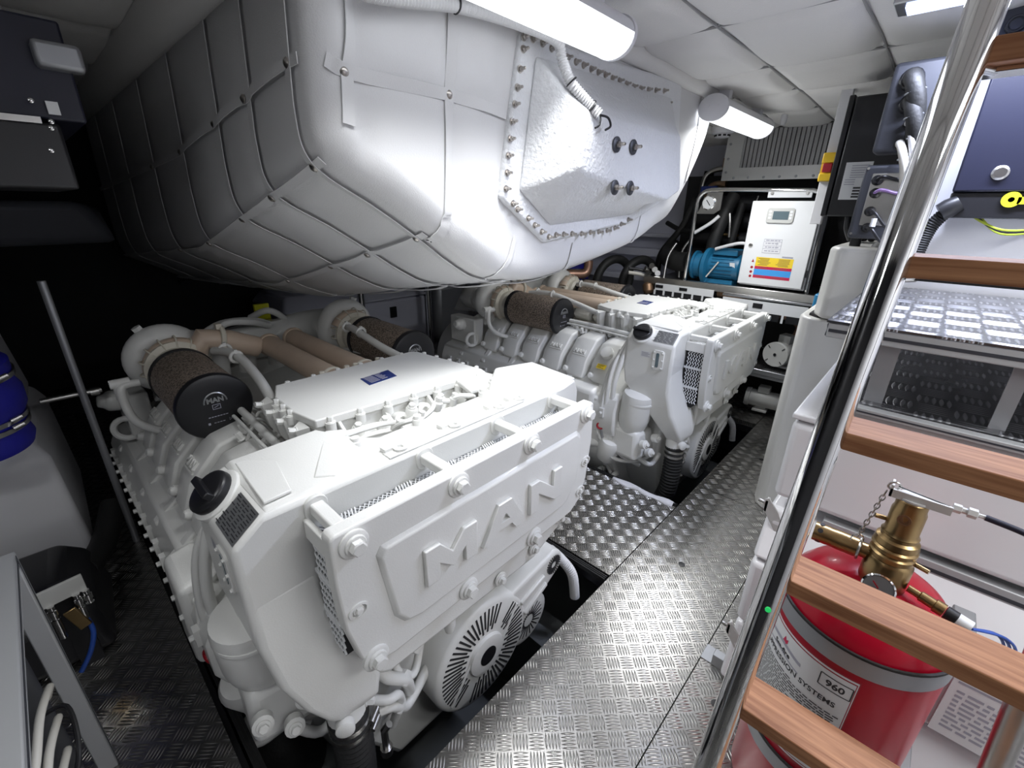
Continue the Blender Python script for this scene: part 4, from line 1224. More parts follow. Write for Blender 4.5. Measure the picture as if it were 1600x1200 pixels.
# brass valve
vx, vy = 1.12, -.084
DZ = -.025
_n0 = set(bpy.data.objects)
vv = MB().lathe((vx, vy, .855), (.0, 0, 1), [(.036, 0), (.042, .012), (.042, .072), (.036, .08), (.040, .084), (.040, .094), (.036, .098), (.040, .102), (.040, .110), (.036, .114), (.039, .118), (.037, .130), (.031, .134), (.030, .140), (.033, .144), (.029, .15), (.029, .20), (.0265, .207), (.0265, .225), (.024, .228)], 40)
valve = vv.build('cylinder_valve', BRASS, fb)
MB().lathe((vx - .0285, vy + .004, 1.045), (-1, .1, .05), [(.0115, 0), (.0115, .002), (.008, .0022), (.008, -.006)], 20).build('port', BRONZE, valve)
MB().cyl((vx, vy + .03, 1.02), (vx - .006, vy + .048, 1.022), .005).build('pin', BRASS, valve)
MB().cyl((vx, vy - .035, .94), (vx - .01, vy - .062, .94), .005).build('stub', BRASS, valve)
gz = Vector((vx - .042, vy + .002, .878)); gd = (-1, .08, .42)
ga = MB().lathe(gz, gd, [(.029, 0), (.030, .004), (.030, .012), (.027, .014), (.026, .012)], 32).build('pressure_gauge', CHROME, valve)
MB().lathe(gz + Vector(gd).normalized() * .0125, gd, [(.026, 0), (.026, .0004)], 28).build('dial', SILV, ga)
MB().bar(gz + Vector(gd).normalized() * .0135, gz + Vector(gd).normalized() * .0135 + Vector((.002, .012, .012)), .0025, .001, gd).build('needle', REDP, ga)
ou = MB().lathe((vx, vy + .035, .925), (0, 1, .0), [(.017, 0), (.017, .018), (.022, .02), (.0225, .055), (.0215, .075), (.0225, .078), (.0225, .105), (.018, .105), (.018, .09)], 28).build('discharge_outlet', BRASS, fb)
for a in (0, 1.57, 2.4, 3.9):
    MB().lathe((vx + math.cos(a) * .021, vy + .128, .925 + math.sin(a) * .021), (math.cos(a), 0, math.sin(a)), [(.0055, 0), (.0055, .0022)], 12).build('vent_hole', BLK, ou)
MB().torus((vx, vy + .054, .925), (0, 1, 0), .0235, .003, 24, 8).build('clip_ring', STEEL, fb)
cb = MB().lathe((vx, vy, 1.083), (0, 0, 1), [(.027, 0), (.027, .004)], 32)
cb.bx(vx - .016, vx + .012, vy - .055, vy + .04, 1.084, 1.088).bx(vx - .02, vx - .016, vy - .055, vy + .04, 1.082, 1.10).bx(vx - .02, vx + .012, vy + .036, vy + .04, 1.082, 1.108)
br_ = cb.build('release_bracket', ZINC, fb)
MB().torus((vx - .012, vy + .036, 1.104), (1, .3, .3), .010, .0022, 18, 8).build('pull_ring', STEEL, br_)
MB().tube([(vx - .012, vy + .03, 1.106), (vx - .012, vy - .05, 1.098)], .0018, 8).build('pull_wire', CHROME, br_)
MB().lathe((vx - .004, vy - .055, 1.095), (0, -1, 0), [(.009, 0), (.009, .012), (.006, .013), (.006, .02), (.010, .021), (.010, .034), (.004, .036), (.004, .05)], 6).build('cable_gland', ZINC, br_)
MB().tube([(vx - .004, vy - .10, 1.095), (vx - .01, vy - .17, 1.088), (vx - .02, vy - .26, 1.06), (vx, vy - .40, 1.02)], .0058, 10, sm=6).build('release_cable', NAVY, fb)
c0 = Vector((vx - .014, vy + .045, 1.088)); c1 = Vector((vx - .006, vy + .062, .958))
ch = MB()
nl = 11
for k in range(nl):
    c = c0.lerp(c1, (k + .5) / nl) + Vector((0, 0, -.0)); d = (c1 - c0).normalized()
    nn = Vector((1, .2, 0)) if k % 2 else Vector((.2, 1, 0))
    s_ = d.cross(nn).normalized()
    ring = [c + d * (math.cos(a) * .0085) + s_ * (math.sin(a) * .0042) for a in [2 * PI * i / 14 for i in range(15)]]
    ch.tube(ring, .0012, 6)
ch.build('retaining_chain', STEEL, fb)
MB().torus(c1 - Vector((0, 0, .008)), (1, .5, 0), .012, .0018, 20, 6).build('split_ring', CHROME, fb)
MB().lathe((vx - .015, vy - .042, .888), (-.2, -1, -.15), [(.008, 0), (.008, .02), (.011, .022), (.011, .045), (.014, .046), (.014, .062)], 14).build('pressure_switch', BRASS, fb)
sw = MB().lathe((vx - .028, vy - .104, .879), (-.2, -1, -.15), [(.014, 0), (.014, .018)], 14).build('connector', BLK, fb)
MB().lathe((vx - .031, vy - .122, .876), (-.2, -1, -.15), [(.0135, 0), (.0135, .022)], 16).build('cable_marker', PAPER, sw)
for k in range(3):
    MB().tube([(vx - .036, vy - .145, .872), (vx + .02, vy - .19 - k * .006, .845), (vx + .05, vy - .215 - k * .008, .79), (vx + .05, vy - .2 - k * .006, .72 - .02 * k), (vx + .10, vy - .18, .68)], .0028, 7, sm=6).build('signal_wire', BCAB, fb)
for _o in [x for x in bpy.data.objects if x not in _n0 and x.parent == fb]: _o.location.z += DZ
# ---------------------------------------------------------------- drawer cabinet and shelf frame beside the ladder
cab = thing('storage_chest', 'stack of white chests with rounded edges standing beyond the red bottle', 'storage chest', (1.8, -.25, 0))
MB().bx(1.45, 2.36, -.9, .203, .757, 1.02).build('drawer', DRAW, cab, bevel=.02, seg=4)
MB().bx(1.449, 2.36, -.9, .207, 1.027, 1.047).build('lid', DRAW, cab, bevel=.006, seg=3)
MB().bx(1.47, 2.36, -.88, .19, 1.018, 1.03).build('lid_seal', BLK, cab)
MB().loft([[(1.375, .203, .56), (2.36, .203, .56), (2.36, -.9, .56), (1.375, -.9, .56)], [(1.46, .203, .715), (2.36, .203, .715), (2.36, -.9, .715), (1.46, -.9, .715)]]).build('sloped_lid', DRAW, cab, bevel=.012, seg=3)
MB().bx(1.40, 2.36, -.88, .19, .545, .562).build('lid_seal', BLK, cab)
MB().bx(1.37, 2.36, -.9, .203, .29, .548).build('drawer', DRAW, cab, bevel=.02, seg=4)
MB().loft([[(1.33, .20, .05), (2.36, .20, .05), (2.36, -.9, .05), (1.33, -.9, .05)], [(1.40, .203, .26), (2.36, .203, .26), (2.36, -.9, .26), (1.40, -.9, .26)]]).build('sloped_lid', DRAW, cab, bevel=.012, seg=3)
MB().bx(1.42, 2.34, -.88, .19, 0, .30).build('plinth', DARK, cab)
for z, X in ((.735, 1.43), (.275, 1.34)):
    q = MB().prism([(.215, z - .02), (.215, z + .012), (.205, z + .02), (.17, z - .02), (.12, z - .115), (.135, z - .12), (.17, z - .085)], 'x', X - .006, X)
    q.bx(X - .006, X + .02, .205, .212, z - .03, z + .01)
    br2 = q.build('corner_bracket', ZINC, cab)
    MB().prism(rrect(.168, z - .055, .012, .006, .006), 'x', X - .0065, X - .0055).build('slot', DRAW, br2)
    MB().cyl((X - .004, .215, z), (X - .004, .232, z + .002), .007).build('stop_pin', STEEL, br2)
fr2 = thing('shelf_rack', 'aluminium profile rack with two tread plate shelves above the white chest', 'shelf', (1.9, -.2, .6))
def profile(a, b, w, h, up=(0, 0, 1), name='rail', par=None, m_=None):
    m = MB().bar(a, b, w, h, up)
    o = m.build(name, m_ or ALUW, par or fr2, bevel=.003)
    A, B = Vector(a), Vector(b); d = (B - A).normalized(); u = Vector(up); s_ = u.cross(d).normalized()
    for sg_ in (1, -1):
        MB().bar(A + s_ * sg_ * (w / 2 - .001) + d * .004, B + s_ * sg_ * (w / 2 - .001) - d * .004, .004, h * .22, up).build('groove', GREYB, o)
    return o
profile((1.468, .06, .713), (1.468, -.9, .713), .03, .05)
profile((1.40, .05, .602), (1.40, -.9, .602), .03, .03) if False else None
profile((1.468, .10, 1.072), (1.468, -.9, 1.072), .04, .045)
profile((1.455, .10, 1.103), (1.455, -.9, 1.103), .03, .02)
sh = MB().bx(1.475, 2.38, -.9, .13, 1.113, 1.118).build('lower_shelf', TREADS, fr2)
p_ = profile((1.50, .185, 1.297), (1.50, -.9, 1.297), .04, .04)
for a in range(4):
    an = a * PI / 2 + PI / 4
    MB().bar((1.50, .186, 1.297), (1.50 + math.cos(an) * .022, .186, 1.297 + math.sin(an) * .022), .006, .003, (0, 1, 0)).build('end_web', GREYB, p_)
profile((2.36, .185, 1.297), (2.36, -.9, 1.297), .04, .04)
profile((1.52, .165, 1.297), (2.34, .165, 1.297), .04, .04)
MB().bx(1.478, 2.40, -.9, .19, 1.318, 1.324).build('upper_shelf', TREADS, fr2)
MB().bx(1.50, 1.506, .02, .062, 1.118, 1.277).build('post', GALV, fr2)
MB().bx(2.34, 2.38, -.9, .15, 1.118, 1.318).build('back_panel', WALLM, fr2)
MB().bar((1.51, -.2, 1.118), (1.51, -.2, 1.277), .03, .006, (1, 0, 0)).build('post', GALV, fr2)
MB().tube([(1.0, -.40, .0), (1.0, -.33, .5), (1.0, -.29, .95)], .02, 20).build('support_tube', STEEL, fb)
# plate with small print beside the bottle and a dark recess with fittings
pl = MB().bx(1.362, 1.366, -.62, -.30, .30, .50).build('instruction_plate', PAPER, cab)
m = MB(); rr = random.Random(8)
for k in range(9):
    y = -.315
    while y > -.6:
        l = rr.uniform(.01, .03); m.quad((1.3615, y, .455 - k * .016), (1.3615, y - l, .455 - k * .016), (1.3615, y - l, .463 - k * .016), (1.3615, y, .463 - k * .016)); y -= l + .006
m.quad((1.3615, -.31, .485), (1.3615, -.61, .485), (1.3615, -.61, .492), (1.3615, -.31, .492))
m.build('plate_print', GINK, pl)
# floor bracket and studs in the deck
fbk = MB().bx(1.395, 1.47, .24, .285, .0, .004).bx(1.395, 1.43, .205, .245, .0, .05)
tag(fbk.build('floor_bracket', GALV, bevel=.002), 'small galvanised angle bracket on the deck plate beside the white chest', 'bracket')
for (x, y, nm) in ((1.257, .175, 'nearest the ladder foot'), (1.813, .541, 'in the middle of the aisle'), (3.156, .558, 'at the far end of the aisle')):
    tag(MB().lathe((x, y, 0.0), (0, 0, 1), [(.016, 0), (.016, .0012), (.012, .0016), (.002, .0016)], 20).build('floor_plug', BLK), 'black round plug in the tread plate ' + nm, 'plug', 'deck plugs')
tag(MB().loft([[(2.225, .80, .0005), (2.30, .80, .002), (2.30, 1.05, .002), (2.225, 1.2, .0005)], [(2.225, .80, .006), (2.29, .81, .02), (2.275, 1.05, .024), (2.225, 1.2, .005)]]).build('cloth', CLOTH, bevel=.004), 'white rag lying along the edge of the far hatch', 'cloth') if False else None
cl = MB(); rows = []
for k in range(12):
    y = .775 + k * .036
    wv = .028 + .012 * math.sin(k * .9)
    rows.append([(2.205 - .006 * math.sin(k * 1.7), y, .0015), (2.215, y, .010 + .006 * math.sin(k * 1.3)), (2.205 + wv, y, .016 + .006 * math.cos(k)), (2.232 + wv, y, -.004 - .008 * math.sin(k * .8)), (2.236 + wv, y, -.03)])
cl.loft(rows, cap=False, closed=False)
o = cl.build('cloth', CLOTH, sharp=80); so = o.modifiers.new('thick', 'SOLIDIFY'); so.thickness = .002
tag(o, 'crumpled white rag lying along the lip of the far engine hatch', 'cloth')
# ---------------------------------------------------------------- bulkhead panel, boxes and cables to the right
struct(MB().bx(2.42, 2.46, -1.6, .14, .0, 2.24).bx(2.42, 2.46, .14, .175, 1.33, 2.2), 'wall_right', WALLM, origin=(2.44, -.7, 0), bevel=.003)
def jbox(label, quad_px, X, depth, m, name='junction_box'):
    a = AX(*quad_px[0], X); b = AX(*quad_px[1], X)
    y1, z1 = a[1], a[2]; z0 = b[2]; y0 = y1 - quad_px[2]
    r = thing(name, label, 'junction box', (X + depth / 2, (y0 + y1) / 2, z0))
    MB().bx(X, X + depth, y0, y1, z0, z1).build('body', m, r, bevel=.014, seg=3)
    return r, y0, y1, z0, z1
jb, y0, y1, z0, z1 = jbox('upper grey cast junction box with fat black cable elbows beside the ladder top', ((1400, 98), (1362, 240), .19), 2.30, .11, GREYB)
for k, (dy, dz, m, r) in enumerate(((.06, -.06, RUB, .026), (.075, -.135, RUB, .024), (.085, -.20, GREYC, .010), (.08, -.265, WCAB, .013))):
    yb, zb = y1 - dy, z1 - dz if False else z1 + dz
    MB().lathe((2.30, yb, zb), (-1, 0, 0), [(r * 1.35, 0), (r * 1.35, .02), (r * 1.1, .03)], 14).build('cable_gland', BLK, jb)
    MB().tube([(2.28, yb, zb), (2.245, yb - .005, zb), (2.225, yb - .02, zb - .03), (2.23, yb - .04, zb - .09), (2.27, yb - .055, zb - .18)], r, 14, sm=6).build('cable', m, jb)
    MB().torus((2.229, yb - .026, zb - .05), (0, -.3, -1), r + .001, .003, 16, 6).build('clamp', GALV, jb)
jb2, y0, y1, z0, z1 = jbox('lower grey cast junction box with plug sockets below the cable elbow box', ((1353, 258), (1328, 372), .15), 2.32, .08, GREYB)
MB().bx(2.316, 2.322, y0 + .01, y1 - .03, z0 + .05, z1 - .03).build('gland_plate', STEEL, jb2, bevel=.004)
for k, (dy, dz, m) in enumerate(((.05, -.055, BLK), (.055, -.10, PURP), (.055, -.165, BLK), (.06, -.225, BLK))):
    yb, zb = y1 - dy, z1 + dz
    MB().lathe((2.316, yb, zb), (-1, 0, 0), [(.018, 0), (.018, .012), (.012, .02), (.010, .035)], 14).build('socket', BLK, jb2)
    MB().tube([(2.285, yb, zb), (2.27, yb - .02, zb + (.01 if k < 2 else -.005)), (2.28, yb - .06, zb - (.0 if k < 2 else .05)), (2.30, yb - .10, zb - .01 - (.0 if k < 2 else .06))], .0055, 8, sm=6).build('cable', m, jb2)
MB().lathe((2.268, y1 - .08, z1 - .22), (0, 0, 1), [(.009, 0), (.009, .03)], 10).build('cable_marker', PAPER, jb2)
for sy in (0, 1): MB().lathe((2.322, y1 - .012, z1 - .012 - sy * (z1 - z0 - .03)), (-1, 0, 0), [(.005, 0), (.005, .004)], 8).build('screw', STEEL, jb2)
# black switch cabinet
a = AX(1328, 148, 2.95); b = AX(1306, 338, 2.95)
kc = thing('switch_cabinet', 'tall black switch cabinet with a paper notice left of the junction boxes', 'cabinet', (3.05, a[1] - .15, b[2]))
MB().bx(2.95, 3.16, a[1] - .33, a[1] - .03, b[2], a[2] - .01).build('body', BLK, kc, bevel=.008)
MB().bx(2.96, 3.16, a[1] - .024, a[1], b[2], a[2]).build('side_rail', BLK, kc, bevel=.004)
n_ = [AX(1323, 254, 2.948), AX(1366, 252, 2.948), AX(1347, 312, 2.948), AX(1309, 312, 2.948)]
nt_ = MB().quad(*n_).build('paper_notice', PAPER, kc)
m = MB()
def lerp2(u, v):
    A_, B_, C_, D_ = [Vector(p) for p in n_]; return (A_.lerp(B_, u)).lerp(D_.lerp(C_, u), v) + Vector((-.002, 0, 0))
for k in range(9):
    v = .08 + k * .062; m.quad(lerp2(.25 if k < 6 else .1, v), lerp2(.9 if k < 6 else .5, v), lerp2(.9 if k < 6 else .5, v + .022), lerp2(.25 if k < 6 else .1, v + .022))
m.build('notice_print', GINK, nt_)
m = MB()
for k in range(4):
    v = .66 + k * .08; m.quad(lerp2(.5, v), lerp2(1.0, v), lerp2(1.0, v + .045), lerp2(.5, v + .045))
m.build('vent_slots', BLK, nt_)
for k in range(4): MB().tube([(2.98, b[1] - .05 - k * .05, b[2] + .0), (2.97, b[1] - .06 - k * .04, b[2] - .06), (3.0, b[1] - .08 - k * .03, 1.47)], .014, 10, sm=5).build('cable', BLK, kc)
# slim white post with the yellow stop switch
pa = AX(1303, 180, 3.25); pb = AX(1289, 345, 3.25)
pst = tag(MB().bx(3.25, 3.29, pb[1] + .02, pb[1] + .075, pb[2] - .02, 2.228).build('channel_post', WALLM, bevel=.003), 'slim white post between the louvre panel and the black cabinet', 'post')
es = thing('stop_switch', 'yellow box with a dark red button on the slim white post', 'switch', AX(1296, 262, 3.22))
e0 = Vector(AX(1297, 262, 3.24))
MB().bx(3.21, 3.25, e0.y - .04, e0.y + .042, e0.z + .022, e0.z + .075).build('upper_guard', YEL, es, bevel=.006)
MB().bx(3.21, 3.25, e0.y - .04, e0.y + .042, e0.z - .07, e0.z - .028).build('lower_guard', YEL, es, bevel=.006)
MB().bx(3.225, 3.25, e0.y - .04, e0.y + .042, e0.z - .07, e0.z + .07).build('base', YEL, es)
MB().bx(3.205, 3.226, e0.y - .014, e0.y + .03, e0.z - .024, e0.z + .02).build('button', REDP, es, bevel=.003)
# big navy box
X = 2.3
a = AX(1548, 70, X); b = AX(1487, 300, X)
nb = thing('equipment_box', 'large navy blue metal box on the wall right of the ladder stile', 'equipment box', (X + .06, a[1] - .2, b[2]))
MB().bx(X, X + .115, b[1] - .62, b[1], b[2], 2.12).build('body', NAVY, nb, bevel=.006)
lk = Vector(AX(1563, 270, X)); MB().lathe(lk, (-1, 0, 0), [(.022, 0), (.022, .004), (.016, .008), (.016, .012), (.006, .012)], 24).build('lock', STEEL, nb)
MB().bx(X + .01, X + .1, b[1] - .62, b[1] + .0, b[2] - .085, b[2] - .002).build('cable_duct', BLK, nb, bevel=.004)
tg_ = Vector(AX(1580, 312, X + .005))
q = MB().lathe(tg_, (-1, 0, 0), [(.024, 0), (.024, .004), (.008, .004), (.008, .0)], 24); q.bx(tg_.x - .004, tg_.x, tg_.y - .12, tg_.y - .015, tg_.z - .014, tg_.z + .008)
q.build('yellow_tag', LIME, nb)
hs0 = Vector(AX(1492, 322, X + .02)); 
MB().lathe(hs0 + Vector((0, -.01, .01)), (-.1, .75, -.55), [(.03, 0), (.034, .03), (.03, .055)], 18).build('hose_adaptor', BLK, nb)
for k in range(2):
    MB().corr([hs0 + Vector((.01 + k * .03, .01, -.01)), hs0 + Vector((0.01 + k * .03, .045, -.07)), hs0 + Vector((.01 + k * .03, .06, -.17)), hs0 + Vector((.02 + k * .03, .06, -.27))], .022, .008, .08, 14, 6).build('corrugated_hose', RUB, nb)
for k in range(3):
    MB().tube([hs0 + Vector((.02, -.05 - k * .01, -.03)), hs0 + Vector((.0, -.14, -.075 - k * .006)), hs0 + Vector((.0, -.24, -.06 - k * .004)), hs0 + Vector((.02, -.30, -.01))], .004, 7, sm=6).build('wire', (GREENC, BLK, GREENC)[k], nb)
gf = AX(1588, 38, 2.36)
tag(MB().bx(2.36, 2.419, gf[1] - .05, gf[1] + .05, gf[2] - .04, gf[2] + .06).lathe((2.36, gf[1], gf[2]), (-1, 0, 0), [(.026, 0), (.026, .012), (.018, .014), (.018, .006), (.008, .006)], 24).build('deck_fitting', GREYB, bevel=.004), 'small grey fitting with a round glass under the ceiling above the navy box', 'fitting')
# white rounded locker
lc = thing('tall_locker', 'tall warm white rounded locker behind the tread plate rack', 'locker', (2.95, .0, 0))
MB().prism([(2.62, .40), (2.55, .36), (2.545, .1), (2.55, -.3), (3.35, -.3), (3.35, .41)], 'z', 1.125, 1.455).build('upper_shell', LOCK, lc, bevel=.02, seg=4)
MB().prism([(2.66, .46), (2.60, .44), (2.565, .40), (2.56, -.3), (3.35, -.3), (3.35, .47)], 'z', 0, 1.118).build('lower_shell', LOCK, lc, bevel=.012, seg=3)
MB().prism([(2.64, .42), (2.6, .38), (2.6, -.28), (3.3, -.28), (3.3, .42)], 'z', 1.112, 1.13).build('joint_seal', DARK, lc)
MB().lathe((2.70, .20, 1.455), (0, 0, 1), [(.06, 0), (.055, .01), (.022, .05), (.018, .10)], 20).build('cable_boot', RUB, lc)
MB().cyl((2.68, .32, 1.455), (2.68, .32, 1.49), .022).build('breather', BLK, lc)
MB().tube([(2.7, .20, 1.55), (2.66, .17, 1.66), (2.60, .16, 1.78)], .014, 10, sm=5).build('cable', RUB, lc)
tp = thing('blue_wrapped_post', 'narrow upright post wrapped in blue film beside the pump shelves', 'post', (3.55, .52, .42))
MB().bx(3.5, 3.62, .50, .555, .44, 1.10).build('film', BLUET, tp, bevel=.008)
for z in (.62, .78, .94): MB().bx(3.498, 3.622, .499, .556, z, z + .004).build('film_edge', SKYB, tp)
MB().bx(3.52, 3.60, .51, .545, 0, .44).build('core', WALLM, tp)
# ---------------------------------------------------------------- pump shelves with the watermaker on top
ps = thing('pump_rack', 'steel rack of two shelves carrying pumps and a watermaker along the far side', 'rack', (4.2, 1.25, 0))
MB().bx(3.93, 4.7, .56, 1.97, .985, 1.01).build('top_shelf', STEEL, ps)
MB().bx(3.88, 3.93, .56, 1.97, .975, 1.035).build('front_rail', STEEL, ps, bevel=.004)
MB().bx(3.87, 3.9, .56, 1.25, .955, .972).build('front_rail', ALU, ps, bevel=.003)
MB().bx(3.86, 4.6, .55, 1.97, .385, .40).build('lower_shelf', TREADS, ps)
MB().bx(3.84, 3.87, .55, 1.97, .375, .415).build('shelf_edge', ALU, ps, bevel=.004)
MB().bx(3.85, 3.865, .55, 1.97, .345, .372).build('shelf_edge', GALV, ps, bevel=.003)
for y in (.56, 1.9): MB().bx(4.55, 4.6, y, y + .05, 0, .985).build('upright', ALU, ps)
MB().bx(4.62, 4.66, .5, 2.0, .0, 1.9).build('void_shade_panel', DARK, ps)  # dark sheet standing in for the shaded void behind the shelves
def tray(y0, y1, z0, z1, slots, tops, label):
    t = thing('cable_tray', label, 'cable tray', (3.87, (y0 + y1) / 2, z0), 'slotted trays under the rack edge')
    h = z1 - z0
    MB().bx(3.868, 3.874, y0, y1, z0 + h * .42, z1).build('cover', PAPER, t)
    n = slots
    for k in range(n + 1):
        y = y1 - (y1 - y0) * k / n
        MB().bx(3.868, 3.874, y - .008, y + .008, z0, z0 + h * .42).build('tooth', PAPER, t)
    for k in range(n):
        y = y1 - (y1 - y0) * (k + .5) / n; w_ = (y1 - y0) / n * .34
        MB().bx(3.872, 3.892, y - w_, y + w_, z0 + h * .03, z0 + h * .40).build('cable_slot', BLK, t)
    for y in tops: MB().bx(3.865, 3.869, y - .035, y + .035, z0 + h * .62, z0 + h * .88).build('cut_out', BLK, t)
    return t
tray(1.32, 1.84, .885, .985, 6, (1.80, 1.58), 'white slotted cable tray under the left end of the far rack')
tray(.63, 1.24, .80, .945, 4, (.97,), 'white slotted cable tray under the control cabinet at the right end of the rack')
# tube frame and control cabinet
wf = thing('tube_frame', 'bent stainless tube frame standing on the far rack around the watermaker', 'frame', (4.0, 1.17, 1.035))
MB().tube(smooth_path([(3.98, 1.625, 1.03), (3.98, 1.62, 1.63)], 1) + [Vector((3.98, 1.52 + .10 * math.cos(a), 1.655 + .10 * math.sin(a))) for a in [0, .3, .6, .9, 1.2, 1.57]] + [Vector((3.98, 1.45, 1.757)), Vector((3.98, .80, 1.742)), Vector((3.98, .735, 1.72)), Vector((3.98, .71, 1.66)), Vector((3.98, .69, 1.03))], .016, 16).build('tube', CHROME, wf)
MB().bx(3.97, 3.985, .80, 1.09, 1.695, 1.745).build('mounting_plate', PAPER, wf, bevel=.003)
for y in (.83, 1.06): MB().hexbolt((3.969, y, 1.725), (-1, 0, 0), .008).build('bolt', STEEL, wf)
cc = thing('control_cabinet', 'white control cabinet with a small display and striped warning label', 'control cabinet', (4.0, .945, 1.04))
Xc = 3.90
cy0, cy1, cz0, cz1 = .712, 1.165, 1.062, 1.672
MB().bx(Xc + .02, Xc + .22, cy0 - .015, cy1 - .01, cz0 - .01, cz1 - .005).build('body', GALV, cc, bevel=.004)
dr = MB().bx(Xc, Xc + .022, cy0, cy1, cz0, cz1).build('door', PAPER, cc, bevel=.006)
def cq(px0, py0, px1, py1):   # door measures: u from the left edge, v from the top
    pass
def dquad(u0, v0, u1, v1, dx=.001):
    ya, yb = cy1 - (cy1 - cy0) * u0, cy1 - (cy1 - cy0) * u1; za, zb = cz1 - (cz1 - cz0) * v0, cz1 - (cz1 - cz0) * v1
    return [(Xc - dx, ya, za), (Xc - dx, yb, za), (Xc - dx, yb, zb), (Xc - dx, ya, zb)]
q = dquad(.26, .075, .66, .25)
pn_ = MB().prism(rrect((q[0][1] + q[1][1]) / 2, (q[0][2] + q[2][2]) / 2, abs(q[0][1] - q[1][1]) / 2, abs(q[0][2] - q[2][2]) / 2, .02), 'x', Xc - .01, Xc).build('operator_panel', PUMPM, dr, bevel=.003)
MB().quad(*dquad(.355, .115, .585, .21, .0105)).build('display', GLASS, pn_)
for u in (.31, .615):
    for v in (.12, .155, .19):
        MB().prism(rrect(cy1 - (cy1 - cy0) * u, cz1 - (cz1 - cz0) * v, .009, .008, .004), 'x', Xc - .012, Xc - .0095).build('key', PAPER, pn_)
MB().lathe((Xc, cy1 - (cy1 - cy0) * .105, cz1 - (cz1 - cz0) * .52), (-1, 0, 0), [(.015, 0), (.015, .004), (.011, .005), (.011, .002)], 20).build('lock', STEEL, dr)
q = dquad(.30, .435, .57, .60); st_ = MB().quad(*q).build('rating_label', WALLM, dr)
m = MB(); rr = random.Random(6)
for v in (.435, .465, .51, .55, .598): m.quad(*dquad(.30, v, .57, v + .004, .0016))
for u in (.30, .566, .50): m.quad(*dquad(u, .435 if u != .5 else .465, u + .004, .60 if u != .5 else .55, .0016))
for v in (.445, .48, .525, .57):
    u = .33
    while u < .52:
        l = rr.uniform(.02, .06); m.quad(*dquad(u, v, u + l, v + .012, .0016)); u += l + .012
m.quad(*dquad(.62, .63, .78, .645, .0016))
m.build('label_print', GINK, st_)
wl_ = MB().quad(*dquad(.235, .655, .80, .765)).build('warning_label', PYEL, dr)
MB().quad(*dquad(.235, .765, .80, .80)).build('red_stripe', PRED, wl_)
MB().quad(*dquad(.235, .80, .80, .875)).build('blue_stripe', SKYB, wl_)
MB().quad(*dquad(.235, .875, .80, .91)).build('red_stripe', PRED, wl_)
m = MB()
for k in range(6):
    for (ua, ub) in ((.26, .48), (.54, .77)):
        s0 = rr.uniform(0, .05); m.quad(*dquad(ua + s0, .667 + k * .0155, ub - rr.uniform(0, .06), .673 + k * .0155, .0016))
for v in (.782, .892):
    m.quad(*dquad(.27, v - .003, .43, v + .003, .0016)); m.quad(*dquad(.52, v - .003, .73, v + .003, .0016))
m.build('label_print', BRONZE, wl_)
m = MB()
for v in (.70, .785, .84, .895):
    q = dquad(.17, v - .02, .21, v + .02, .0012)
    if v == .70: m.add([q[3], q[2], ((q[0][0]), (q[0][1] + q[1][1]) / 2, q[0][2])], [(0, 1, 2)])
    else: m.lathe((Xc, (q[0][1] + q[1][1]) / 2, (q[0][2] + q[2][2]) / 2), (-1, 0, 0), [(.010, 0), (.010, .0012), (.006, .0012), (.006, .0005)], 14)
m.build('pictograms', REDP, wl_)
for z in (1.15, 1.55): MB().bx(Xc + .01, Xc + .03, cy0 - .014, cy0 + .001, z, z + .05).build('hinge', BLK, dr)
# blue motor pump, gauge and hoses
bm_ = thing('electric_pump', 'teal blue electric pump on the rack left of the control cabinet', 'pump', (4.12, 1.40, 1.02))
m = MB().lathe((4.12, 1.20, 1.155), (0, 1, 0), [(.075, 0), (.10, .02), (.105, .05), (.105, .25), (.10, .27)], 28).build('motor', BLUEP, bm_)
for k in range(10):
    a = PI * .62 + k * PI * .085
    MB().bar((4.12 + math.cos(a) * .105, 1.26, 1.155 + math.sin(a) * .105), (4.12 + math.cos(a) * .105, 1.44, 1.155 + math.sin(a) * .105), .014, .005, (-math.sin(a), 0, math.cos(a))).build('cooling_fin', BLUEP, m)
MB().bx(4.03, 4.2, 1.24, 1.44, 1.25, 1.30).build('terminal_box', BLUEP, bm_, bevel=.008)
MB().lathe((4.12, 1.46, 1.15), (0, 1, 0), [(.09, 0), (.15, .02), (.15, .05), (.10, .08), (.10, .13), (.12, .13), (.12, .15)], 28).build('pump_head', BLUEP, bm_)
MB().bx(4.05, 4.19, 1.25, 1.5, 1.01, 1.05).build('foot', BLUEP, bm_)
tq = MB().add([(4.012, 1.245, 1.20), (4.012, 1.285, 1.20), (4.02, 1.275, 1.14), (4.02, 1.235, 1.14)], [(0, 1, 2, 3)]).build('sticker', PAPER, bm_)
MB().tube([(4.0, 1.37, 1.2), (3.99, 1.45, 1.07)], .006, 8).build('wire', WCAB, bm_)
MB().tube([(4.02, 1.42, 1.30), (4.0, 1.30, 1.34), (3.98, 1.2, 1.36), (4.02, 1.1, 1.33)], .013, 10, sm=5).build('conduit', GREYC, bm_)
gg = thing('pressure_gauge', 'round dial pressure gauge in the top corner of the tube frame', 'gauge', AX(1107, 316, 4.0))
g0 = Vector(AX(1107, 317, 3.99))
MB().lathe(g0, (-1, 0, 0), [(.055, -.03), (.055, 0), (.048, .004), (.046, .0)], 28).build('case', CHROME, gg)
MB().lathe(g0 - Vector((.0005, 0, 0)), (-1, 0, 0), [(.046, 0), (.046, .001)], 28).build('dial', PAPER, gg)
MB().bar(g0 + Vector((-.003, .018, .022)), g0 + Vector((-.003, -.016, -.02)), .006, .001, (1, 0, 0)).build('pointer', INK, gg)
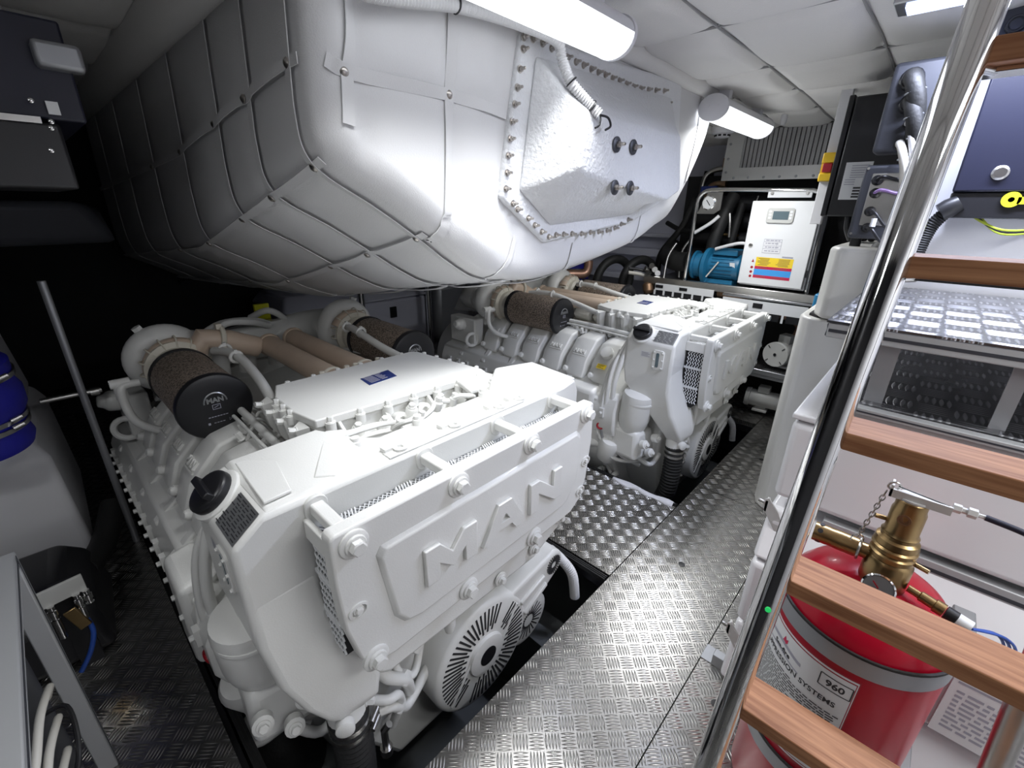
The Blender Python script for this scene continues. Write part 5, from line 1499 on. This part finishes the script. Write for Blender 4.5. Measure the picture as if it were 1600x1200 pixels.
MB().prism([(g0.y + .085, g0.z - .085), (g0.y - .05, g0.z - .085), (g0.y - .1, g0.z - .05), (g0.y - .1, g0.z + .08), (g0.y + .02, g0.z + .08)], 'x', 4.0, 4.01).build('bracket', STEEL, gg)
def hoses(name, label, cat, items, group=None):
    for pts, r, m, lab in items:
        tag(MB().tube(pts, r, 14, sm=6).build(name, m), lab, cat, group)
hoses('hose', '', 'hose', [
    ([(4.2, 1.52, 1.20), (4.2, 1.50, 1.40), (4.25, 1.46, 1.62), (4.3, 1.44, 1.72)], .055, RUB, 'thick black insulated hose rising above the blue pump'),
    ([(4.28, 1.40, 1.24), (4.28, 1.38, 1.45), (4.3, 1.36, 1.66)], .032, RUB, 'thinner black hose just right of the thick insulated one above the blue pump'),
    ([(4.1, 1.66, 1.17), (4.15, 1.80, 1.16), (4.3, 1.95, 1.18), (4.5, 2.0, 1.25)], .085, RUB, 'fat black hose bending left out of the blue pump head'),
    ([(4.42, 2.10, 1.0), (4.42, 2.08, 1.2), (4.4, 1.9, 1.45), (4.5, 1.85, 1.7)], .03, RUB, 'black hose climbing the hull left of the tube frame'),
    ([(4.75, 1.90, 1.35), (4.75, 1.88, 1.65), (4.75, 1.86, 1.95)], .045, RUB, 'upright black hose on the hull beside the padded tub'),
    ([(4.5, 2.1, 1.48), (4.4, 1.9, 1.42), (4.3, 1.7, 1.42)], .022, RUB, 'dark hose sagging from the tub towards the tube frame')])
hoses('pipe', '', 'pipe', [
    ([(4.0, 1.83, 1.02), (4.05, 1.84, 1.2), (4.1, 1.80, 1.32)], .012, STEEL, 'thin steel pipe standing at the left end of the rack'),
    ([(4.12, 1.74, 1.02), (4.15, 1.76, 1.24), (4.2, 1.70, 1.38)], .011, STEEL, 'second thin steel pipe, leaning between the tube frame and the rack end'),
    ([(4.02, 1.93, 1.0), (3.98, 2.05, 1.03), (3.9, 2.14, 1.045)], .017, WCAB, 'pale hose leading from the rack end behind the far engine'),
    ([(4.02, 1.93, 1.03), (3.98, 2.05, 1.07), (3.9, 2.14, 1.085)], .013, BLK, 'thin black hose just above the pale hose behind the far engine'),
    ([(4.0, 1.35, 1.58), (3.99, 1.33, 1.50), (3.99, 1.32, 1.40)], .010, STEEL, 'short steel drain pipe under the pressure gauge'),
    ([(4.02, 1.62, 1.42), (4.02, 1.50, 1.50), (4.03, 1.44, 1.56)], .014, GREYC, 'pale grey pipe slanting beside the thick insulated hose')])
vc_ = thing('valve_cluster', 'cluster of small steel valves at the left end of the far rack', 'valve', (4.0, 1.93, 1.0))
for k in range(5): MB().lathe((3.99, 1.90 + k * .02, 1.05 + .03 * (k % 3)), (-1, .4 * (k - 2), .3), [(.012, 0), (.02, .005), (.02, .025), (.012, .03), (.026, .032), (.026, .04)], 10).build('tap', STEEL, vc_)
# dark membrane housings behind the frame
mh = thing('membrane_housing', 'dark watermaker pressure vessels stacked behind the tube frame', 'watermaker', (4.45, 1.3, 1.05))
for z in (1.20, 1.36, 1.52, 1.66): MB().cyl((4.47, .75, z), (4.47, 1.80, z), .065, n=20).build('vessel', BLK, mh)
MB().lathe((4.36, 1.235, 1.645), (-1, 0, 0), [(.03, 0), (.03, .02), (.018, .03), (.012, .05)], 8).build('relief_valve', PUMPM, mh)
MB().tube([(4.37, 1.27, 1.72), (4.36, 1.3, 1.5)], .006, 8).build('stem', STEEL, mh)
MB().lathe((4.38, 1.5, 1.40), (-.2, -1, 0), [(.014, 0), (.014, .05), (.018, .05), (.018, .08), (.01, .08), (.01, .14)], 10).build('brass_fitting', BRASS, mh)
MB().tube([(4.36, 1.28, 1.43), (4.34, 1.2, 1.40), (4.34, 1.1, 1.41)], .008, 8, sm=5).build('white_tube', WCAB, mh)
MB().bx(4.3, 4.42, 1.14, 1.22, 1.22, 1.38).build('valve_block', PAPER, mh, bevel=.004)
# louvre panel under the ceiling
lv = thing('louvre_panel', 'grey intake panel with vertical filter fins high on the far side', 'vent panel', (4.3, 1.18, 1.84))
yl, yr = 1.555, .80
m = MB().bx(4.25, 4.26, yr, yl, 1.835, 1.93).bx(4.25, 4.26, yl - .13, yl, 1.93, 2.20).build('frame_plate', ZINC, lv)
for k in range(20):
    y = yr + .01 + k * .0315
    MB().bx(4.255, 4.275, y, y + .024, 1.93, 2.20).build('fin', VENTF, lv)
MB().bx(4.276, 4.30, yr, yl, 1.84, 2.20).build('backing', DARK, lv)
for p in [(yl - .03, 2.11), (yl - .03, 2.0), (yl - .03, 1.90)] + [(yl - .10 - k * .115, 1.855) for k in range(6)]:
    MB().lathe((4.25, p[0], p[1]), (-1, 0, 0), [(.010, 0), (.010, .004), (.004, .006)], 10).build('rivet', GALV, m)
bb = AX(1092, 255, 4.6)
hoses('pipe', '', 'pipe', [
    ([(4.55, 1.83, 1.62), (4.5, 1.80, 1.85), (4.5, 1.74, 1.93), (4.5, 1.62, 1.95)], .022, STEEL, 'steel pipe elbow left of the louvre panel'),
    ([(4.45, 1.72, 1.60), (4.4, 1.70, 1.76), (4.4, 1.66, 1.81), (4.4, 1.56, 1.82)], .03, BRONZE, 'bronze pipe elbow just below the steel one left of the louvre panel')])
tag(MB().lathe((4.5, 1.62, 1.95), (0, -1, 0), [(.03, -.02), (.03, .01), (.02, .012)], 6).bx(4.46, 4.54, 1.60, 1.64, 1.96, 2.03).build('valve', BRONZE), 'small bronze valve on the steel pipe left of the louvre panel', 'valve')
tag(MB().bx(4.3, 4.36, 1.60, 1.74, 1.74, 1.80).build('connector', BLUEPL, bevel=.008), 'small blue plug connector left of the louvre panel', 'connector')
# smoke detector
sd = thing('smoke_detector', 'round white smoke detector on the ceiling beyond the short lamp', 'smoke detector', (4.05, 1.53, 2.13))
MB().lathe((4.05, 1.53, 2.215), (0, 0, -1), [(.085, 0), (.085, .03), (.075, .05), (.055, .055), (.055, .075), (.04, .08)], 30).build('body', LAMPW, sd)
for k in range(10):
    a = 2 * PI * k / 10; MB().box((4.05 + math.cos(a) * .056, 1.53 + math.sin(a) * .056, 2.150), (.006, .022, .012), Matrix.Rotation(a, 3, 'Z')).build('slot', BLK, sd)
tag(MB().lathe((3.80, 1.04, 2.22), (0, 0, -1), [(.02, 0), (.02, .05), (.012, .07)], 14).build('ceiling_nozzle', LAMPW), 'small white nozzle on the ceiling at the end of the short lamp', 'nozzle')
# pumps on the lower shelf and the deck
def pump(label, c, ax, L, r):
    p = thing('transfer_pump', label, 'pump', (c[0], c[1], c[2] - r - .02), 'grey electric pumps below the rack')
    c = Vector(c); a = Vector(ax).normalized(); x, y, _ = basis(a)
    MB().lathe(c, a, [(r * .97, 0), (r, .006), (r, .03), (r * .93, .034)], 30).build('end_bell', PUMPM, p)
    MB().lathe(c + a * .034, a, [(r * .9, 0), (r * .9, L - .07), (r * .95, L - .065), (r * .95, L - .02), (r * .6, L)], 30).build('motor_body', PUMPM, p)
    MB().lathe(c - a * .001, a, [(r * .12, -.003), (r * .12, 0)], 12).build('shaft_cap', BLK, p)
    for k in range(4):
        an = PI / 4 + k * PI / 2; q = c + (x * math.cos(an) + y * math.sin(an)) * r * .78
        MB().bar(q - a * .002 - (x * math.cos(an) + y * math.sin(an)) * .012, q - a * .002 + (x * math.cos(an) + y * math.sin(an)) * .012, .005, .004, a).build('vent_slot', BLK, p)
    q = c + a * L * .35
    s_ = Vector((-a.y, a.x, 0)).normalized()
    MB().bar(q - s_ * r * .8 + Vector((0, 0, -r - .01)), q + s_ * r * .8 + Vector((0, 0, -r - .01)), L * .3, .02).build('foot', PUMPM, p, bevel=.003)
    MB().bar(q + Vector((0, 0, -r)), q + Vector((0, 0, -r * .7)), L * .22, .07, s_).build('foot_web', PUMPM, p)
    MB().bar(q + Vector((0, 0, r * .8)), q + Vector((0, 0, r * 1.45)), L * .24, .09, s_).build('terminal_box', PUMPM, p, bevel=.004)
    return p
pa_ = pump('grey round faced pump on the lower shelf of the far rack', (3.93, .785, .535), (1, -.25, 0), .40, .10)
pump('silver horizontal pump lying on the deck below the lower shelf', (3.95, .93, .135), (.1, -1, 0), .36, .078)
pump('grey pump on the deck partly hidden by the far engine cover', (3.62, 1.05, .13), (.7, .7, 0), .30, .085)
hoses('pipe', '', 'pipe', [([(4.1, .72, .62), (4.15, .70, .75), (4.2, .9, .82), (4.3, 1.2, .8)], .035, COPPER, 'copper pipe curving above the round faced pump'),
                          ([(4.05, 1.0, .66), (4.1, 1.04, .70), (4.2, 1.12, .70)], .03, COPPER, 'short copper pipe rising behind the round faced pump')])
tag(MB().lathe((4.2, 1.29, .93), (0, -1, 0), [(.05, -.1), (.05, .1), (.04, .12), (.04, .18)], 20).build('pipe_coupling', BRONZE), 'bronze coupling between the two slotted trays', 'coupling')
tag(MB().lathe((3.9, 1.92, .93), (.2, .3, 1), [(.03, -.05), (.05, -.03), (.05, .03), (.03, .05), (.03, .09)], 16).build('seacock', BRONZE), 'bronze seacock at the left end of the slotted tray', 'valve')
# ---------------------------------------------------------------- left foreground rack
rk = thing('cable_rack', 'aluminium rack with a tread plate top and white cables at the lower left', 'rack', (-.35, 1.0, 0))
profile((-.215, 1.455, 0.0), (-.215, 1.455, .80), .04, .04, (0, 1, 0), 'post', rk, ALUW)
profile((-.215, 1.45, .785), (-.215, .55, .785), .04, .035, (0, 0, 1), 'rail', rk, ALUW)
profile((-.215, .56, 0.0), (-.215, .56, .78), .04, .04, (0, 1, 0), 'post', rk, ALUW)
MB().bx(-.75, -.235, .55, 1.45, .797, .803).build('top_plate', TREADS, rk)
profile((-.235, 1.455, .785), (-.75, 1.455, .785), .035, .035, (0, 0, 1), 'rail', rk, ALUW)
MB().bx(-.30, -.285, .56, 1.44, .05, .78).build('side_panel', GALV, rk)
MB().bx(-.285, -.25, .95, 1.43, .10, .55).build('inner_box', GREYB, rk, bevel=.01)
for k, (y, z) in enumerate(((1.10, .60), (1.04, .56), (.98, .52), (.86, .42), (.83, .40), (.74, .33))):
    MB().tube([(-.285, y - .16, z - .10), (-.235, y - .10, z - .01), (-.215, y, z + .02), (-.205, y + .12, z - .02), (-.225, y + .17, z - .09)], .0075, 10, sm=6).build('cable', WCAB, rk)
for y, z in ((1.10, .56), (.92, .42)):
    MB().tube([(-.24, y + .10, z - .03), (-.19, y + .08, z - .02), (-.188, y - .02, z - .06), (-.22, y - .06, z - .12)], .005, 8, sm=6).build('cable_tie', BLK, rk)
# ---------------------------------------------------------------- exhaust tank with blue sleeve
tk = thing('exhaust_tank', 'pale grey moulded tank standing at the left below the blue sleeve', 'tank', (-.45, 3.0, 0))
MB().loft([[(-.95, 2.55, .06), (-.105, 2.55, .06), (-.08, 3.5, .06), (-.95, 3.5, .06)], [(-.95, 2.55, .58), (-.13, 2.55, .58), (-.10, 3.5, .58), (-.95, 3.5, .58)], [(-.95, 2.60, .66), (-.17, 2.60, .66), (-.14, 3.5, .66), (-.95, 3.5, .66)]]).build('lower_body', WALLM, tk, bevel=.03, seg=4)
MB().loft([[(-.9, 2.75, .65), (-.17, 2.75, .65), (-.14, 3.5, .65), (-.9, 3.5, .65)], [(-.9, 2.9, 1.05), (-.20, 2.9, 1.05), (-.18, 3.5, 1.05), (-.9, 3.5, 1.05)], [(-.9, 3.0, 1.18), (-.25, 3.0, 1.18), (-.24, 3.5, 1.18), (-.9, 3.5, 1.18)]]).build('upper_body', WALLM, tk, bevel=.03, seg=4)
MB().bx(-.9, -.15, 2.6, 3.4, 0, .06).build('plinth', DARK, tk)
sl_ = thing('blue_sleeve', 'blue silicone exhaust sleeve with steel clamps at the left edge', 'hose sleeve', (-.30, 2.45, .66))
def sleeve(root, c, r, d=(0.05, -.1, 1)):
    c = Vector(c)
    MB().lathe(c, d, [(r * .98, 0), (r * 1.03, .03), (r * .98, .06), (r * .98, .13), (r * 1.06, .16), (r * 1.06, .22), (r * .98, .25), (r * .98, .33), (r * .9, .34)], 40).build('sleeve', SLEEVE, root)
    for h in (.085, .115, .275):
        MB().lathe(c + Vector(d).normalized() * h, d, [(r * 1.0, 0), (r * 1.025, .001), (r * 1.025, .018), (r * 1.0, .019)], 40, cap=False).build('clamp', STEEL, root)
        MB().cyl(c + Vector(d) * h + Vector((r * .75, -r * .75, 0)), c + Vector(d) * h + Vector((r * .75 + .03, -r * .72, .01)), .009).build('clamp_screw', STEEL, root)
    return root
sleeve(sl_, (-.305, 2.42, .75), .17)
MB().lathe((-.30, 2.40, 1.07), (0.05, -.1, 1), [(.155, 0), (.155, .5)], 30).build('exhaust_pipe', DARK, sl_)
pm = thing('bilge_pump', 'black pump housing in front of the grey tank', 'pump', (-.25, 2.1, 0))
MB().loft([[(-.6, 1.95, 0), (-.12, 1.95, 0), (-.08, 2.4, 0), (-.6, 2.4, 0)], [(-.6, 1.98, .20), (-.15, 1.98, .20), (-.12, 2.4, .20), (-.6, 2.4, .20)], [(-.6, 2.1, .27), (-.22, 2.1, .27), (-.20, 2.4, .27), (-.6, 2.4, .27)]]).build('housing', BLK, pm, bevel=.03, seg=3)
MB().tube([(-.16, 2.3, .15), (-.08, 2.5, .12), (.0, 2.7, .20)], .05, 14, sm=6).build('hose', RUB, pm)
mf = thing('valve_manifold', 'small grey manifold block with plated couplings and a brass lever', 'manifold', (-.20, 1.9, .1))
m0 = Vector(AY(95, 925, 1.9)); sdir = Vector((1, .12, .0)).normalized()
MB().bar(m0 - sdir * .06, m0 + sdir * .06, .012, .065).build('block', PUMPM, mf, bevel=.002)
MB().bx(m0.x - .03, m0.x + .03, 1.92, 1.97, 0.0, m0.z).build('stand', BLK, mf)
for s, L in ((-.035, .13), (.03, .10), (.055, .05)):
    q = m0 + sdir * s + Vector((0, -.01, -.03))
    MB().lathe(q, (0, -.1, -1), [(.010, 0), (.010, .015), (.013, .017), (.013, .035), (.009, .037), (.009, .05), (.012, .052), (.012, L)], 14).build('coupling', CHROME, mf)
q = m0 + Vector((0, -.02, -.07)); MB().bar(q, q + Vector((.025, -.01, -.085)), .035, .01, (0, 1, 0)).build('lever', BRASS, mf, bevel=.003)
q = m0 + sdir * .03 + Vector((0, -.02, -.13)); MB().tube([q, q + Vector((.004, -.01, -.06)), q + Vector((-.02, -.03, -.12)), q + Vector((-.06, -.05, -.17))], .008, 10, sm=6).build('air_line', BCAB, mf)
# poles and dark gear
def pole(label, x, y, z0, z1, r=.018, m=STEEL):
    return tag(MB().cyl((x, y, z0), (x, y, z1), r).build('support_pole', m), label, 'pole', 'steel support poles')
pole('slim dark pole standing on the deck left of the near engine', .035, 2.62, 0, 1.30, .014, GALV)
pole('polished pole between the near engine filters, left of two', 2.27, 4.22, .0, 1.0, .034, CHROME)
pole('polished pole beside the far engine turbo, right of two', 3.11, 4.22, .0, 1.0, .034, CHROME)
tag(MB().cyl((-.10, 2.66, .80), (.10, 2.66, .80), .012).lathe((.06, 2.65, .80), (1, 0, 0), [(.018, 0), (.018, .03)], 10).build('rail_clip', STEEL), 'short bright rail clip beside the dark pole at the left', 'clip')
gn = thing('generator_set', 'grey sound shielded generator box in the dark behind the engines', 'generator', (2.4, 4.7, 0))
MB().bx(1.6, 3.2, 4.40, 5.2, .0, .62).build('enclosure', HULL, gn, bevel=.03)
MB().loft([[(1.55, 4.36, .63), (3.25, 4.36, .63), (3.25, 5.25, .63), (1.55, 5.25, .63)], [(1.65, 4.55, .76), (3.0, 4.55, .76), (3.0, 5.2, .76), (1.65, 5.2, .76)]]).build('lid', HULL, gn, bevel=.03)
MB().bx(2.70, 2.78, 4.385, 4.402, .42, .54).build('latch', BLK, gn)
MB().bx(2.55, 2.8, 4.6, 4.7, .76, .775).build('handle', BLK, gn)
tag(MB().loft([[(3.35, 4.4, 0), (3.95, 4.4, 0), (3.95, 5.1, 0), (3.35, 5.1, 0)], [(3.38, 4.42, .72), (3.9, 4.42, .72), (3.9, 5.1, .72), (3.38, 5.1, .72)]]).build('water_tank', GALV, bevel=.08), 'dull grey rounded tank behind the right polished pole', 'tank')
rt = thing('back_rail', 'dark equipment rack with a grey post in the gap under the tub', 'rack', (3.0, 5.2, .8))
MB().bx(1.0, 4.2, 5.3, 5.4, .86, .9).build('shelf', DARK, rt); MB().bx(3.28, 3.42, 5.2, 5.26, .76, 1.0).build('post', PUMPM, rt)
for k in range(6): MB().bx(1.3 + k * .3, 1.33 + k * .3, 5.22, 5.3, .84, .9).build('hook', BLK, rt)
tag(MB().bx(.99, 1.08, 3.28, 3.31, .855, .97).build('tag_plate', LIME), 'lime yellow tag standing on the near engine gearbox', 'tag')
# blue sleeve, copper elbow and black hoops behind the far engine
sl2 = thing('blue_sleeve', 'blue silicone sleeve half hidden behind the far engine filters', 'hose sleeve', (4.2, 3.0, .0))
sleeve(sl2, (4.2, 3.0, .70), .17, (0, 0, 1))
MB().bx(4.05, 4.35, 2.86, 3.15, 0, .70).build('stand', DARK, sl2)
hoses('pipe', '', 'pipe', [([(3.62, 2.75, .99), (3.74, 2.66, .99), (3.83, 2.60, .99), (3.87, 2.58, 1.03), (3.88, 2.58, 1.12)], .045, COPPER, 'copper pipe elbow above the blue sleeve behind the far engine')])
for k, (y, x) in enumerate(((2.38, 4.05), (2.18, 4.2))):
    tag(MB().torus((x, y, .93), (.35, 1, .05), .21, .042, 36, 14).build('hose_hoop', RUB), ('black hose hoop nearer the copper pipe', 'black hose hoop nearer the pump rack')[k], 'hose', 'black hose hoops')
# boxes under the ceiling at the far left
bx_ = thing('charger_box', 'large black box under the ceiling at the upper left with bright screws', 'equipment box', (-.2, 2.0, 1.62))
MB().bx(-.9, .225, 1.82, 2.4, 1.80, 2.03).build('upper_case', NAVY, bx_, bevel=.006)
MB().bx(-.9, .165, 1.80, 2.4, 1.63, 1.79).build('lower_case', BLK, bx_, bevel=.008)
MB().bx(-.9, .13, 1.785, 1.80, 1.785, 1.80).build('handle_bar', STEEL, bx_)
for p in ((80, 190), (80, 200), (80, 235), (48, 157)):
    MB().lathe(AY(*p, 1.80), (0, -1, 0), [(.006, 0), (.006, .004), (.003, .006)], 12).build('screw', CHROME, bx_)
q = AY(83, 169, 1.81); MB().bx(q[0] - .012, q[0] + .012, 1.808, 1.815, q[2] - .015, q[2] + .015).build('label', PAPER, bx_)
MB().bx(.155, .25, 1.78, 1.83, 1.915, 1.975).build('corner_bracket', GALV, bx_, bevel=.01)
MB().bx(.10, .16, 2.3, 2.36, 2.03, 2.24).build('hanger', GALV, bx_)
MB().bx(-.7, -.64, 2.3, 2.36, 2.03, 2.24).build('hanger', GALV, bx_)
tag(MB().loft([[(-1.1, 2.6, 1.42), (.35, 2.9, 1.42), (.40, 3.6, 1.40), (-1.1, 3.6, 1.40)], [(-1.1, 2.5, 1.60), (.25, 2.8, 1.60), (.38, 3.6, 1.58), (-1.1, 3.6, 1.58)]]).build('air_duct', GREYB, bevel=.04), 'dark duct sloping under the ceiling at the far left', 'duct')
# ---------------------------------------------------------------- world and exposure
wd = bpy.data.worlds.new('world'); SC.world = wd; wd.use_nodes = True
wd.node_tree.nodes['Background'].inputs[0].default_value = (.5, .52, .56, 1)
wd.node_tree.nodes['Background'].inputs[1].default_value = .02
SC.view_settings.view_transform = 'Standard'
SC.view_settings.look = 'None'
SC.view_settings.gamma = 1
SC.view_settings.use_curve_mapping = False
SC.view_settings.exposure = 0.0
SC.cycles.max_bounces = 8
SC.cycles.diffuse_bounces = 5
SC.cycles.glossy_bounces = 4
SC.cycles.sample_clamp_indirect = 6
